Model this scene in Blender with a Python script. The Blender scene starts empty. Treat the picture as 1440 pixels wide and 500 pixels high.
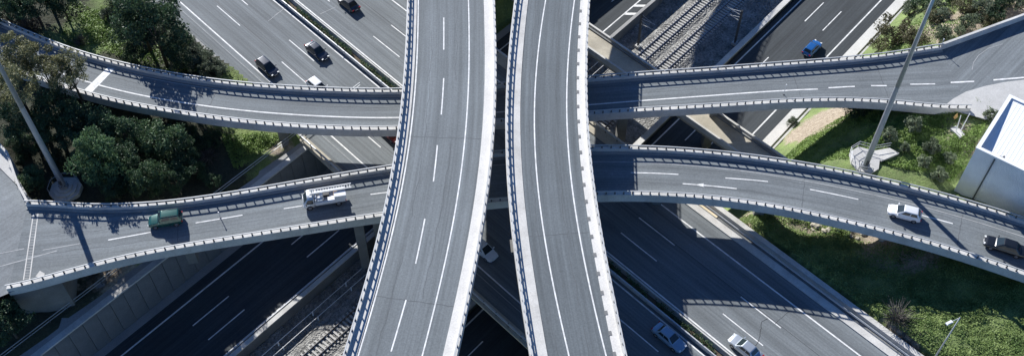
import bpy, bmesh, math, random
import numpy as np
from mathutils import Vector, Matrix
random.seed(7); rng = np.random.default_rng(7)
SC = bpy.context.scene
COL = SC.collection

# ------------------------------------------------------------------ camera, sky, sun, exposure
CAM_H = 112.0; PITCH = math.radians(51.3); FPX = 1484.0
cd = bpy.data.cameras.new('camera'); cam = bpy.data.objects.new('camera', cd); COL.objects.link(cam)
cam.location = (0, 0, CAM_H); cam.rotation_euler = (math.radians(90) - PITCH, 0, 0)
cd.sensor_width = 36; cd.lens = 36 * FPX / 1440.0; cd.clip_end = 8000; cd.clip_start = 1
SC.camera = cam

SUN_AZ = math.radians(29.5)      # west of the view direction
SUN_EL = math.radians(28.5)
w = bpy.data.worlds.new('World'); SC.world = w; w.use_nodes = True
nt = w.node_tree
sky = nt.nodes.new('ShaderNodeTexSky'); sky.sky_type = 'NISHITA'; sky.sun_disc = False
sky.sun_elevation = SUN_EL; sky.sun_rotation = -SUN_AZ
sky.air_density = 1.0; sky.dust_density = 0.0; sky.ozone_density = 9.0; sky.altitude = 3000
nt.nodes['Background'].inputs[1].default_value = 0.092
nt.links.new(sky.outputs[0], nt.nodes['Background'].inputs[0])
sd = bpy.data.lights.new('sun', 'SUN'); sd.energy = 5.0; sd.angle = math.radians(0.5); sd.color = (1.0, 0.98, 0.95)
so = bpy.data.objects.new('sun', sd); COL.objects.link(so)
sv = Vector((-math.sin(SUN_AZ) * math.cos(SUN_EL), math.cos(SUN_AZ) * math.cos(SUN_EL), math.sin(SUN_EL)))
so.rotation_euler = sv.to_track_quat('Z', 'Y').to_euler(); so.location = sv * 300
SC.view_settings.view_transform = 'Standard'; SC.view_settings.look = 'None'
SC.view_settings.exposure = 0.75; SC.view_settings.gamma = 1.0; SC.view_settings.use_curve_mapping = False

# ------------------------------------------------------------------ helpers
def G(px, py, z=0.0):
    """world point at height z seen at photo pixel (1440 wide)"""
    s, c = math.sin(PITCH), math.cos(PITCH)
    a = (px - 720) / FPX; b = -(py - 250) / FPX
    d = Vector((a, b * s + c, b * c - s))
    t = (z - CAM_H) / d.z
    return Vector((d.x * t, d.y * t, z))

def tag(o, label=None, cat=None, group=None, kind=None):
    if label: o['label'] = label
    if cat: o['category'] = cat
    if group: o['group'] = group
    if kind: o['kind'] = kind
    return o

def link(name, me, parent=None):
    o = bpy.data.objects.new(name, me); COL.objects.link(o)
    if parent is not None: o.parent = parent
    return o

def empty(name, loc=(0, 0, 0), rz=0.0):
    o = bpy.data.objects.new(name, None); COL.objects.link(o)
    o.location = loc; o.rotation_euler = (0, 0, rz); o.empty_display_size = 0.3
    return o

def mesh(name, V, F, mat=None, uv=None, smooth=False):
    me = bpy.data.meshes.new(name); me.from_pydata([tuple(v) for v in V], [], F)
    if uv is not None:
        ul = me.uv_layers.new(name='UVMap')
        li = np.zeros(len(me.loops), dtype=np.int32); me.loops.foreach_get('vertex_index', li)
        ul.data.foreach_set('uv', np.asarray(uv, dtype=np.float32)[li].ravel())
    if mat: me.materials.append(mat)
    if smooth: me.polygons.foreach_set('use_smooth', [True] * len(me.polygons))
    me.update(); return me

def obj(name, V, F, mat, parent=None, uv=None, smooth=False):
    return link(name, mesh(name, V, F, mat, uv, smooth), parent)

class MB:
    def __init__(s): s.V = []; s.F = []
    def add(s, V, F):
        n = len(s.V); s.V += [tuple(v) for v in V]; s.F += [tuple(i + n for i in f) for f in F]; return s
    def box(s, c, d, rz=0.0, M=None):
        x, y, z = d[0] / 2, d[1] / 2, d[2] / 2
        P = [Vector((sx * x, sy * y, sz * z)) for sz in (-1, 1) for sx, sy in ((-1, -1), (1, -1), (1, 1), (-1, 1))]
        R = M if M is not None else Matrix.Rotation(rz, 3, 'Z')
        return s.add([R @ p + Vector(c) for p in P], [(0, 3, 2, 1), (4, 5, 6, 7), (0, 1, 5, 4), (1, 2, 6, 5), (2, 3, 7, 6), (3, 0, 4, 7)])
    def tube(s, a, b, r0, r1=None, n=8, caps=True):
        r1 = r0 if r1 is None else r1; a = Vector(a); b = Vector(b)
        q = (b - a).to_track_quat('Z', 'Y'); V = []
        for p, r in ((a, r0), (b, r1)):
            for k in range(n):
                t = 2 * math.pi * k / n; V.append(p + q @ Vector((r * math.cos(t), r * math.sin(t), 0)))
        F = [(k, (k + 1) % n, n + (k + 1) % n, n + k) for k in range(n)]
        if caps: F += [tuple(range(n - 1, -1, -1)), tuple(range(n, 2 * n))]
        return s.add(V, F)
    def prism(s, pts, z0, z1):
        n = len(pts); V = [(p[0], p[1], z0) for p in pts] + [(p[0], p[1], z1) for p in pts]
        ar = sum(pts[i][0] * pts[(i + 1) % n][1] - pts[(i + 1) % n][0] * pts[i][1] for i in range(n))
        F = [tuple(range(n - 1, -1, -1)), tuple(range(n, 2 * n))] + [(k, (k + 1) % n, n + (k + 1) % n, n + k) for k in range(n)]
        if ar < 0: F = [tuple(reversed(f)) for f in F]
        return s.add(V, F)
    def build(s, name, mat, parent=None, smooth=False):
        return obj(name, s.V, s.F, mat, parent, None, smooth)

# ------------------------------------------------------------------ materials
class NB:
    def __init__(s, name, rough=0.9, metal=0.0):
        s.m = bpy.data.materials.new(name); s.m.use_nodes = True; s.t = s.m.node_tree
        s.b = s.t.nodes['Principled BSDF']; s.b.inputs['Roughness'].default_value = rough; s.b.inputs['Metallic'].default_value = metal
    def n(s, t, **k):
        q = s.t.nodes.new(t)
        for a, v in k.items(): setattr(q, a, v)
        return q
    def l(s, a, b): s.t.links.new(a, b)
    def coord(s, kind='Object', scale=(1, 1, 1)):
        c = s.n('ShaderNodeTexCoord'); mp = s.n('ShaderNodeMapping'); mp.inputs['Scale'].default_value = scale
        s.l(c.outputs[kind], mp.inputs['Vector']); return mp.outputs[0]
    def noise(s, vec, scale, detail=4, rough=0.55):
        q = s.n('ShaderNodeTexNoise'); q.inputs['Scale'].default_value = scale; q.inputs['Detail'].default_value = detail; q.inputs['Roughness'].default_value = rough
        s.l(vec, q.inputs['Vector']); return q.outputs['Fac']
    def rng(s, v, a, b, c, d):
        q = s.n('ShaderNodeMapRange'); s.l(v, q.inputs[0])
        for i, x in enumerate((a, b, c, d)): q.inputs[i + 1].default_value = x
        return q.outputs[0]
    def math(s, op, a, b):
        q = s.n('ShaderNodeMath', operation=op)
        for i, x in enumerate((a, b)):
            if isinstance(x, (int, float)): q.inputs[i].default_value = x
            else: s.l(x, q.inputs[i])
        return q.outputs[0]
    def mix(s, f, a, b):
        q = s.n('ShaderNodeMix', data_type='RGBA')
        if isinstance(f, (int, float)): q.inputs[0].default_value = f
        else: s.l(f, q.inputs[0])
        for i, x in ((6, a), (7, b)):
            if isinstance(x, tuple): q.inputs[i].default_value = (*x, 1)
            else: s.l(x, q.inputs[i])
        return q.outputs[2]
    def scale(s, col, fac):
        q = s.n('ShaderNodeVectorMath', operation='SCALE')
        if isinstance(col, tuple): q.inputs[0].default_value = col
        else: s.l(col, q.inputs[0])
        s.l(fac, q.inputs['Scale']); return q.outputs[0]
    def bump(s, h, strength=0.3, dist=0.05):
        q = s.n('ShaderNodeBump'); q.inputs['Strength'].default_value = strength; q.inputs['Distance'].default_value = dist
        s.l(h, q.inputs['Height']); s.l(q.outputs[0], s.b.inputs['Normal'])
    def col(s, c):
        if isinstance(c, tuple): s.b.inputs['Base Color'].default_value = (*c, 1)
        else: s.l(c, s.b.inputs['Base Color'])
        return s.m

def asphalt(name, base, streak=0.18, blotch=0.14, grain=0.22, usc=0.9):
    k = NB(name, 0.88)
    uv = k.coord('UV', (usc, 0.018, 1)); ob = k.coord('Object')
    st = k.rng(k.noise(uv, 1.0, 5, 0.6), 0.3, 0.7, 1 - streak, 1 + streak)
    uv2 = k.coord('UV', (3.2, 0.05, 1))
    st2 = k.rng(k.noise(uv2, 1.0, 4, 0.6), 0.3, 0.7, 1 - streak * .8, 1 + streak * .8)
    bl = k.rng(k.noise(ob, 0.12, 6, 0.6), 0.3, 0.7, 1 - blotch, 1 + blotch)
    g = k.rng(k.noise(ob, 4.5, 3, 0.75), 0.25, 0.75, 1 - grain, 1 + grain)
    spot = k.math('MULTIPLY', k.rng(k.noise(ob, 0.9, 3, 0.8), 0.66, 0.74, 1.0, 1.16), k.rng(k.noise(k.coord('UV', (.7, .12, 1)), 1.0, 4, 0.8), 0.62, 0.72, 1.0, 0.80))
    f = k.math('MULTIPLY', k.math('MULTIPLY', st, st2), k.math('MULTIPLY', k.math('MULTIPLY', bl, g), spot))
    k.bump(k.noise(ob, 9.0, 2), 0.25, 0.02)
    return k.col(k.scale(base, f))

def concrete(name, base, var=0.18, stain=0.25, rough=0.85, grain=0.1, dirt=(0.2, 0.17, 0.13)):
    k = NB(name, rough); ob = k.coord('Object')
    a = k.rng(k.noise(ob, 0.35, 6, 0.65), 0.3, 0.7, 1 - var, 1 + var)
    g = k.rng(k.noise(ob, 6.0, 3), 0.3, 0.7, 1 - grain, 1 + grain)
    st = k.rng(k.noise(k.coord('Object', (1, 1, 0.25)), 0.8, 5, 0.7), 0.55, 0.75, 0, stain)
    c = k.mix(st, base, dirt)
    k.bump(k.noise(ob, 4.0, 4), 0.2, 0.03)
    return k.col(k.scale(c, k.math('MULTIPLY', a, g)))

def plain(name, base, rough=0.6, metal=0.0, var=0.08, sc=1.5):
    k = NB(name, rough, metal); a = k.rng(k.noise(k.coord('Object'), sc, 4), 0.3, 0.7, 1 - var, 1 + var)
    return k.col(k.scale(base, a))

def paint_line(name, base=(0.80, 0.80, 0.78)):
    k = NB(name, 0.8); ob = k.coord('Object')
    a = k.rng(k.noise(ob, 1.2, 5, 0.7), 0.3, 0.6, 0.62, 1.0)
    a2 = k.rng(k.noise(ob, 8.0, 3, 0.7), 0.25, 0.5, 0.8, 1.0)
    return k.col(k.scale(base, k.math('MULTIPLY', a, a2)))

def carpaint(name, base, metal=0.0, rough=0.3):
    k = NB(name, rough, metal)
    k.b.inputs['Coat Weight'].default_value = 0.7; k.b.inputs['Coat Roughness'].default_value = 0.06
    a = k.rng(k.noise(k.coord('Object'), 2.0, 3), 0.3, 0.7, 0.93, 1.05)
    return k.col(k.scale(base, a))

def leafmat(name, dark, light, sc=0.9):
    k = NB(name, 0.55); gi = k.n('ShaderNodeNewGeometry'); oi = k.n('ShaderNodeObjectInfo')
    ob = k.coord('Object')
    f = k.rng(k.noise(ob, sc, 3, 0.6), 0.35, 0.65, 0, 1)
    c = k.mix(f, dark, light)
    r = k.rng(gi.outputs['Random Per Island'], 0, 1, 0.75, 1.25)
    r2 = k.rng(oi.outputs['Random'], 0, 1, 0.8, 1.2)
    k.b.inputs['Specular IOR Level'].default_value = 0.25
    tr = k.n('ShaderNodeBsdfTranslucent'); ms = k.n('ShaderNodeMixShader'); ms.inputs[0].default_value = 0.25
    cc = k.scale(c, k.math('MULTIPLY', r, r2)); k.l(cc, tr.inputs[0])
    out = k.t.nodes['Material Output']; k.l(k.b.outputs[0], ms.inputs[1]); k.l(tr.outputs[0], ms.inputs[2]); k.l(ms.outputs[0], out.inputs[0])
    return k.col(cc)

M = {}
M['deck'] = asphalt('viaduct_asphalt', (0.146, 0.164, 0.172), 0.22, 0.08, 0.22)
M['deck2'] = asphalt('viaduct_asphalt_dark', (0.112, 0.129, 0.138), 0.22, 0.10, 0.22)
M['ramp'] = asphalt('ramp_asphalt', (0.148, 0.165, 0.173), 0.22, 0.14, 0.22)
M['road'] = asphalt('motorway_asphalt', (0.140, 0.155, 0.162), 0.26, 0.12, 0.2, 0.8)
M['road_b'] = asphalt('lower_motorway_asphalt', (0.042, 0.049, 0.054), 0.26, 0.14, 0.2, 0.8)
M['line'] = paint_line('road_paint')
M['line_worn'] = paint_line('worn_road_paint', (0.36, 0.37, 0.37))
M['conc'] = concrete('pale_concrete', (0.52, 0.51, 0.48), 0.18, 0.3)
M['verge'] = concrete('verge_concrete', (0.62, 0.605, 0.57), 0.08, 0.10)
M['verge_grey'] = concrete('grey_verge_concrete', (0.30, 0.30, 0.29), 0.12, 0.15)
M['fascia'] = concrete('fascia_concrete', (0.70, 0.60, 0.42), 0.15, 0.25)
M['beige'] = concrete('beige_concrete', (0.40, 0.365, 0.29), 0.22, 0.35)
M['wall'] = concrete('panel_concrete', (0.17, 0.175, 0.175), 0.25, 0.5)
M['handrail'] = plain('dull_handrail', (0.44, 0.45, 0.45), 0.6, 0.1)
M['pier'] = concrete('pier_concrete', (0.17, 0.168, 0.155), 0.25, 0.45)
M['rail_steel'] = plain('galvanised_steel', (0.50, 0.51, 0.52), 0.5, 0.3)
M['post'] = plain('post_steel', (0.10, 0.105, 0.11), 0.6, 0.3)
M['mast'] = plain('mast_steel', (0.36, 0.38, 0.40), 0.45, 0.5)
M['rust'] = plain('rail_iron', (0.07, 0.055, 0.05), 0.5, 0.5)
M['shine'] = plain('polished_rail_head', (0.45, 0.45, 0.46), 0.25, 0.9)
M['sleeper'] = concrete('sleeper_concrete', (0.46, 0.45, 0.42), 0.2, 0.2)
M['tar'] = plain('tar_seam', (0.03, 0.03, 0.033), 0.7)
M['tyre'] = plain('tyre_rubber', (0.02, 0.02, 0.02), 0.8)
M['rim'] = plain('alloy', (0.45, 0.45, 0.46), 0.3, 0.8)
M['glass'] = plain('car_glass', (0.02, 0.03, 0.035), 0.05)
M['lamp'] = plain('lamp_glass', (0.75, 0.75, 0.72), 0.15)
M['red'] = plain('tail_lamp', (0.4, 0.02, 0.02), 0.2)
M['black'] = plain('black_plastic', (0.025, 0.025, 0.027), 0.6)
M['white'] = plain('white_enamel', (0.75, 0.75, 0.74), 0.5)
M['bark'] = plain('bark', (0.09, 0.07, 0.05), 0.95, 0, 0.3, 4)

# ------------------------------------------------------------------ terrain, in the frames of the two motorways
def frame(a, b):
    o = Vector((a.x, a.y)); d = (Vector((b.x, b.y)) - o).normalized(); return o, d, Vector((d.y, -d.x))
AO, AD, AN = frame(G(460, 34.8, 0), G(1034.4, 500, 0))            # upper motorway: offset + is lower left
ZB = -7.0; ZR = -8.1
BO, BD, BN = frame(G(315, 500, ZB), G(848, 45, ZB))               # lower motorway: offset + is lower right
def PA(s, off, z=0.0): p = AO + AD * s + AN * off; return Vector((p.x, p.y, z))
def PB(s, off, z=ZB): p = BO + BD * s + BN * off; return Vector((p.x, p.y, z))
def offA(x, y): return (x - AO.x) * AN.x + (y - AO.y) * AN.y
def offB(x, y): return (x - BO.x) * BN.x + (y - BO.y) * BN.y
def alB(p): return (p[0] - BO.x) * BD.x + (p[1] - BO.y) * BD.y
def alA(p): return (p[0] - AO.x) * AD.x + (p[1] - AO.y) * AD.y
A_R, A_L = -15.3, 16.6
B_L, B_R = -12.75, 34.3
# control points: photo pixel, height
CP = [(0, -40, 3), (60, 0, 2.5), (150, 10, 1.0), (210, 20, .3), (130, 55, 1.5), (250, 70, 0.2), (20, 40, 3.5), (-60, 60, 4.5),
      (60, 140, 4.5), (0, 180, 5.5), (-40, 260, 6.0), (90, 262, 2.9), (80, 250, 2.9), (102, 268, 2.9), (120, 180, 3.5), (180, 230, 2.5), (230, 190, 1.5), (300, 230, .6), (350, 210, .2), (390, 220, 0),
      (20, 340, 6.0), (-60, 400, 6.1), (-20, 470, 4.0), (40, 430, 0.5), (90, 440, 0), (150, 395, 0), (220, 360, 0), (10, 520, 0.5), (-40, 560, .5),
      (1105, 195, -3.5), (1120, 195, -.5), (1160, 170, .6), (1130, 215, 0), (1180, 200, 1.8), (1200, 158, 1.3), (1200, 222, 2.6), (1240, 190, 3.8), (1216, 235, 3.85), (1200, 226, 3.7), (1206, 240, 3.9), (1232, 240, 3.85), (1245, 216, 3.6), (1230, 160, 2.0), (1280, 185, 4.3), (1290, 165, 4.7), (1330, 180, 4.6),
      (1350, 165, 5.3), (1330, 240, 3.6), (1343, 267, 3.3), (1400, 300, 4), (1500, 200, 5.5), (1400, 150, 5.4),
      (1260, 40, -2.5), (1290, 60, 0.5), (1310, 20, 1.0), (1350, 40, 3.5), (1420, 0, 4.5), (1480, 20, 5.5), (1330, -30, 1.5), (1500, -40, 5),
      (1020, 300, .7), (1080, 330, .9), (1130, 320, .7), (1100, 270, 0), (1150, 280, .3), (1200, 330, 1.0), (1260, 345, 1.8), (1200, 400, .9), (1300, 400, 1.8), (1250, 470, 1.2), (1330, 470, 2.2), (1440, 430, 3.6), (1500, 520, 4), (1300, 560, 1.5), (1480, 350, 4)]
CW = np.array([tuple(G(*c)) for c in CP])
def terrain(X, Y, detail=True):
    X = np.atleast_1d(np.asarray(X, float)); Y = np.atleast_1d(np.asarray(Y, float))
    d2 = (X[:, None] - CW[None, :, 0]) ** 2 + (Y[:, None] - CW[None, :, 1]) ** 2 + 1.5
    wt = d2 ** -1.7; Z = (wt * CW[None, :, 2]).sum(1) / wt.sum(1)
    if detail:
        Z = Z + 0.18 * np.sin(X * .9 + 1.3 * np.sin(Y * .5)) * np.sin(Y * .8 + X * .3) + 0.10 * np.sin(X * 2.1 + Y) * np.sin(Y * 2.3 - X)
    a = offA(X, Y); b = offB(X, Y)
    # shoulders of the two corridors
    dr = np.maximum(A_R - a, 0); dl = np.maximum(a - A_L, 0)
    outB = (b < -14.0) | (b > B_R)
    Z = np.where(a < A_R, np.minimum(Z, 0.75 + dr * .5), Z); Z = np.where(a > A_L, np.minimum(Z, 0.0 + dl * .35), Z)
    Z = np.where(b > B_R, np.minimum(Z, ZB + .1 + (b - B_R) * 1.1), Z)
    Z = np.where(b < -14.0, np.minimum(Z, -0.15 + (-14.0 - b) * .35), Z)
    nearwallA = (a < A_R + 1.4) | (a > A_L - 1.4)
    inA = (a > A_R - 1.0) & (a < A_L - .4)
    Z = np.where(inA, -0.35, Z)
    inB = (b > -14.0) & (b < B_R)
    Z = np.where(inB, ZB - .3, Z)
    Z = np.where((b > 0) & (b < 20.0), ZR - .45, Z)
    return Z
def axis(lo, hi, st, far):
    f = list(np.arange(lo, hi + .01, st)); g = []; d = st
    x = lo
    while x > lo - far: d *= 1.5; x -= d; g.append(x)
    h = []; d = st; x = hi
    while x < hi + far: d *= 1.5; x += d; h.append(x)
    return np.array(g[::-1] + f + h)
def gz(x, y): return float(terrain([x], [y])[0])
def build_ground():
    xs = axis(-105, 105, 0.8, 3000); ys = axis(35, 165, 0.8, 3000)
    XX, YY = np.meshgrid(xs, ys); X = XX.ravel(); Y = YY.ravel()
    Z = np.concatenate([terrain(X[i:i + 20000], Y[i:i + 20000]) for i in range(0, len(X), 20000)])
    V = np.stack([X, Y, Z], 1); nx, ny = len(xs), len(ys)
    I = np.arange(nx * ny).reshape(ny, nx)
    F = np.stack([I[:-1, :-1], I[:-1, 1:], I[1:, 1:], I[1:, :-1]], -1).reshape(-1, 4)
    me = bpy.data.meshes.new('ground'); me.from_pydata(V.tolist(), [], F.tolist())
    soil = np.zeros(len(X))
    for px, py, z, r, s in [(1145, 158, .3, 3.5, 1), (1170, 150, .6, 4, 1.1), (1200, 148, 1.2, 3.5, .9), (1210, 300, 2, 4, .9), (1150, 303, 2, 4, .8), (1260, 335, 3, 5, 1), (1100, 300, 1, 4, .7), (1050, 300, 1, 3, .6), (1300, 340, 3.5, 4, .8),
                         (1345, 30, 3, 4.5, 1), (1330, 35, 3, 3.5, .9), (1415, 10, 4.5, 4, 1), (1290, 30, 0, 3, .5), (1270, 470, 1.5, 3.5, .8), (1345, 180, 4.5, 2.5, .8), (1370, 200, 5, 3, .6), (395, 210, 0, 3, .6), (1330, 205, 4, 2, .4), (1340, 430, 3, 3, .3),
                         (120, 400, 0, 12, .8), (60, 440, 0, 8, .8)]:
        c = G(px, py, z); d = np.hypot(X - c.x, Y - c.y); soil = np.maximum(soil, s * np.clip(1.3 - d / r, 0, 1))
    at = me.attributes.new('soil', 'FLOAT', 'POINT'); at.data.foreach_set('value', soil.astype(np.float32))
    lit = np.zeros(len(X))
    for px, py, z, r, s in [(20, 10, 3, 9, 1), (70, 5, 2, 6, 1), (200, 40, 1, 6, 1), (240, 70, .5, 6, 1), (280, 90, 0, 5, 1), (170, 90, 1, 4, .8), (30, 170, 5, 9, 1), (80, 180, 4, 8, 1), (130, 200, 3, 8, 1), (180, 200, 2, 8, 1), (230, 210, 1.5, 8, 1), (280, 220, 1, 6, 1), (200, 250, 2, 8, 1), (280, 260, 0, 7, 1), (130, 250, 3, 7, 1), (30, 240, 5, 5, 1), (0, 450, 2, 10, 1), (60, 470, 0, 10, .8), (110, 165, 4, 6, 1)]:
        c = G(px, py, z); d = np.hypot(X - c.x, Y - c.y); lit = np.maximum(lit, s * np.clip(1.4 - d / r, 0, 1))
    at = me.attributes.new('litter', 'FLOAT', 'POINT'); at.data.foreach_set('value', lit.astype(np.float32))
    me.polygons.foreach_set('use_smooth', [True] * len(me.polygons))
    k = NB('grass_and_soil', 0.95); ob = k.coord('Object'); at = k.n('ShaderNodeAttribute', attribute_name='soil')
    n1 = k.rng(k.noise(ob, 0.35, 6, 0.65), 0.35, 0.65, 0, 1); n2 = k.rng(k.noise(ob, 2.2, 5, 0.7), 0.3, 0.7, 0, 1)
    grass = k.mix(n1, (0.085, 0.14, 0.038), (0.19, 0.27, 0.075)); grass = k.mix(k.math('MULTIPLY', n2, .45), grass, (0.19, 0.18, 0.10))
    soilc = k.mix(n2, (0.20, 0.155, 0.11), (0.42, 0.36, 0.28))
    f = k.rng(k.math('ADD', at.outputs['Fac'], k.rng(k.noise(ob, 0.8, 6, 0.75), 0.2, 0.8, -0.35, 0.35)), 0.35, 0.6, 0, 1)
    g = k.rng(k.noise(ob, 6, 3, .7), .25, .75, .6, 1.4)
    k.bump(k.noise(ob, 1.8, 6, 0.75), 1.0, 0.25)
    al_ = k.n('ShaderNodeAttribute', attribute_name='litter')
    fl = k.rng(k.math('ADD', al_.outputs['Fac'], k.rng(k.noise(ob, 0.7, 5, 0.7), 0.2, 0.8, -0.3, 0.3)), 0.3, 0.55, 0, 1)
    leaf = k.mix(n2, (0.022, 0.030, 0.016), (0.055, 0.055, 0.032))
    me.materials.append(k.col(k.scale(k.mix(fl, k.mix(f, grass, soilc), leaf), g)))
    return tag(link('ground', me), kind='structure')
ground = build_ground()

# ------------------------------------------------------------------ straight road pieces
def strip(P_, s0, s1, o0, o1, z, step=6.0):
    """sheet along a motorway frame with metre UVs"""
    n = max(1, int(abs(s1 - s0) / step)); V = []; U = []; F = []
    for i in range(n + 1):
        s = s0 + (s1 - s0) * i / n
        V += [P_(s, o0, z), P_(s, o1, z)]; U += [(o0, s), (o1, s)]
        if i: k = 2 * i; F.append((k - 2, k - 1, k + 1, k))
    # face upwards
    a, b, c = (Vector(V[F[0][j]]) for j in range(3))
    if (b - a).cross(c - a).z < 0: F = [tuple(reversed(f)) for f in F]
    return V, F, U
def sheet(name, P_, s0, s1, o0, o1, z, mat, parent=None):
    V, F, U = strip(P_, s0, s1, o0, o1, z); return obj(name, V, F, mat, parent, U)
def beam(P_, s0, s1, prof, step=12.0):
    """prism along a motorway frame; prof = closed list of (offset, z)"""
    n = max(1, int(abs(s1 - s0) / step)); m = len(prof); V = []; F = []
    for i in range(n + 1):
        s = s0 + (s1 - s0) * i / n; V += [P_(s, o, z) for o, z in prof]
        if i:
            b = i * m; F += [(b - m + k, b - m + (k + 1) % m, b + (k + 1) % m, b + k) for k in range(m)]
    F += [tuple(range(m - 1, -1, -1)), tuple(range(n * m, n * m + m))]
    me = bpy.data.meshes.new('x'); me.from_pydata([tuple(v) for v in V], [], F)
    bm = bmesh.new(); bm.from_mesh(me); bmesh.ops.recalc_face_normals(bm, faces=bm.faces); bm.to_mesh(me); bm.free()
    return me
def bar(name, P_, s0, s1, o0, o1, z0, z1, mat, parent=None):
    me = beam(P_, s0, s1, [(o0, z0), (o1, z0), (o1, z1), (o0, z1)]); me.name = name; me.materials.append(mat); return link(name, me, parent)
def prof(name, P_, s0, s1, pr, mat, parent=None):
    me = beam(P_, s0, s1, pr); me.name = name; me.materials.append(mat); return link(name, me, parent)

# ---- upper motorway
sA0, sA1 = -130, 190
mw = empty('motorway'); tag(mw, kind='structure')
sheet('carriageway', PA, sA0, sA1, 2.0, 16.2, 0.0, M['road'], mw)
sheet('carriageway', PA, sA0, sA1, -13.2, 0.75, 0.0, M['road'], mw)
for o in (0.0, -10.8, 2.65, 13.45): sheet('edge_line', PA, sA0, sA1, o - .1, o + .1, 0.006, M['line'], mw)
dashA = strip(PA, 0, 6.2, -.075, .075, 0.006)
for o, ph in ((-3.52, 6.9), (-7.05, 6.9), (6.22, -1.3), (9.8, 1.7)):
    for k in range(-4, 9):
        sheet('lane_dash', PA, ph + 17.0 * k, ph + 17.0 * k + 6.2, o - .075, o + .075, 0.006, M['line'], mw)
sheet('lane_joint', PA, sA0, sA1, -7.3, -7.24, 0.005, M['tar'], mw)
sheet('lane_joint', PA, sA0, 40, 9.3, 9.36, 0.005, M['tar'], mw)
sheet('shoulder_seam', PA, sA0, sA1, 14.3, 14.38, 0.005, M['line_worn'], mw)
def seam(name, pts, z, wd, mat, parent):
    V = []; F = []
    P3 = [G(x, y, z) for x, y in pts]
    for i, p in enumerate(P3):
        t = (P3[min(i + 1, len(P3) - 1)] - P3[max(i - 1, 0)]).normalized(); nrm = Vector((-t.y, t.x, 0)) * wd / 2
        V += [p + nrm, p - nrm]
        if i: F.append((2 * i - 2, 2 * i - 1, 2 * i + 1, 2 * i))
    return obj(name, V, F, mat, parent)
def wob(a, b, n=14, amp=2.0):
    r = random.Random(int(a[0] * 7 + b[1])); out = []; w_ = 0
    for i in range(n + 1):
        t = i / n; w_ += r.uniform(-amp, amp); w_ *= .8
        out.append((a[0] + (b[0] - a[0]) * t + w_ * (0 < t < 1), a[1] + (b[1] - a[1]) * t + w_ * .4))
    return out
seam('crack', wob((1080, 447), (1071, 452), 3, .5) + wob((1070, 457), (1066, 480), 8, 1.2), .007, .07, M['tar'], mw)
seam('crack', wob((1066, 480), (1060, 490), 4, .6), .007, .06, M['tar'], mw)
seam('crack', wob((1110, 437), (1090, 455), 6, .8), .007, .05, M['tar'], mw)
seam('lane_joint', [(386, 22), (403, 10)], .007, .10, M['line_worn'], mw)
seam('lane_joint', [(377, 30), (400, 12)], .008, .08, M['line_worn'], mw)
seam('lane_joint', [(450, 20), (472, 10)], .007, .09, M['line_worn'], mw)
# verges and kerbs
bar('verge', PA, 59.5, sA1, -14.3, -13.2, -.4, .13, M['conc'], mw)
bar('kerb', PA, -130, 22.4, 16.2, 16.75, -.3, .14, M['verge_grey'], mw)
bar('verge', PA, -130, 18, -14.6, -13.2, -.4, .13, M['verge_grey'], mw)
# bridge carrying it across the lower road
sL = 19.0; sR = 64.0
br = empty('motorway_bridge', PA(42, 0, ZB)); br_inv = Matrix.Translation(-Vector(br.location))
def child(o, parent):
    o.parent = parent; o.matrix_parent_inverse = Matrix.Translation(-Vector(parent.location)); return o
for q in [prof('deck_slab', PA, sL - 1, sR + 1, [(17.1, -.05), (-14.8, -.05), (-14.8, -.6), (-13, -1.3), (15.3, -1.3), (17.1, -.6)], M['fascia']),
          bar('parapet', PA, sL - 3, sR + 3, 16.2, 17.25, -.04, .16, M['beige']),
          bar('parapet', PA, sL - 3, sR - 4.6, -14.95, -13.2, -.04, .16, M['beige'])]: child(q, br)
for o, s1_ in ((16.9, sR + 3), (-14.6, sR - 4.6)):
    gr = child(bar('guard_rail', PA, sL - 3, s1_, o - .08, o + .08, .62, .92, M['rail_steel']), br)
    me = MB().box((0, 0, .4), (.14, .1, .8)).build('x', M['post']).data
    bpy.data.objects.remove([x for x in COL.objects if x.data is me][0])
    n = int((s1_ - sL + 3) / 2.2)
    for k in range(n):
        p = PA(sL - 2.8 + k * 2.2, o, .16); c = link('guard_post', me); c.location = p; c.rotation_euler.z = math.atan2(AD.y, AD.x); child(c, gr); c.matrix_parent_inverse = Matrix.Identity(4)
tag(br, 'low concrete bridge carrying the wide motorway over the lower road, between the ramps', 'bridge')
# median
for o, lab in ((1.35, 'long low concrete barrier edging the median hedge beside the upper right carriageway'), (2.05, 'long dark steel barrier edging the median hedge beside the lower left carriageway')):
    if o < 2:
        b_ = prof('median_barrier', PA, sA0, sA1, [(.5, 0), (1.05, 0), (.92, .25), (.86, .8), (.69, .8), (.63, .25)], M['conc'])
    else:
        b_ = prof('median_barrier', PA, sA0, sA1, [(2.0, .0), (2.15, .0), (2.25, .5), (2.2, .82), (2.05, .82), (2.1, .5)], M['rail_steel'])
    tag(b_, lab, 'barrier')
# right hand wall and drain of the upper motorway
rw = empty('edge_wall', PA(90, A_R, 0)); tag(rw, 'low concrete edge wall and drain between motorway and grass slope, lower right', 'wall')
child(bar('wall_top', PA, 60.5, sA1, -15.8, -15.1, -3.0, .75, M['conc']), rw)
child(bar('drain', PA, 60.0, sA1, -15.1, -14.3, -.6, -.12, M['wall']), rw)
child(bar('guard_rail', PA, 60.0, sA1, -14.55, -14.47, .45, .75, M['rail_steel']), rw)

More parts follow.
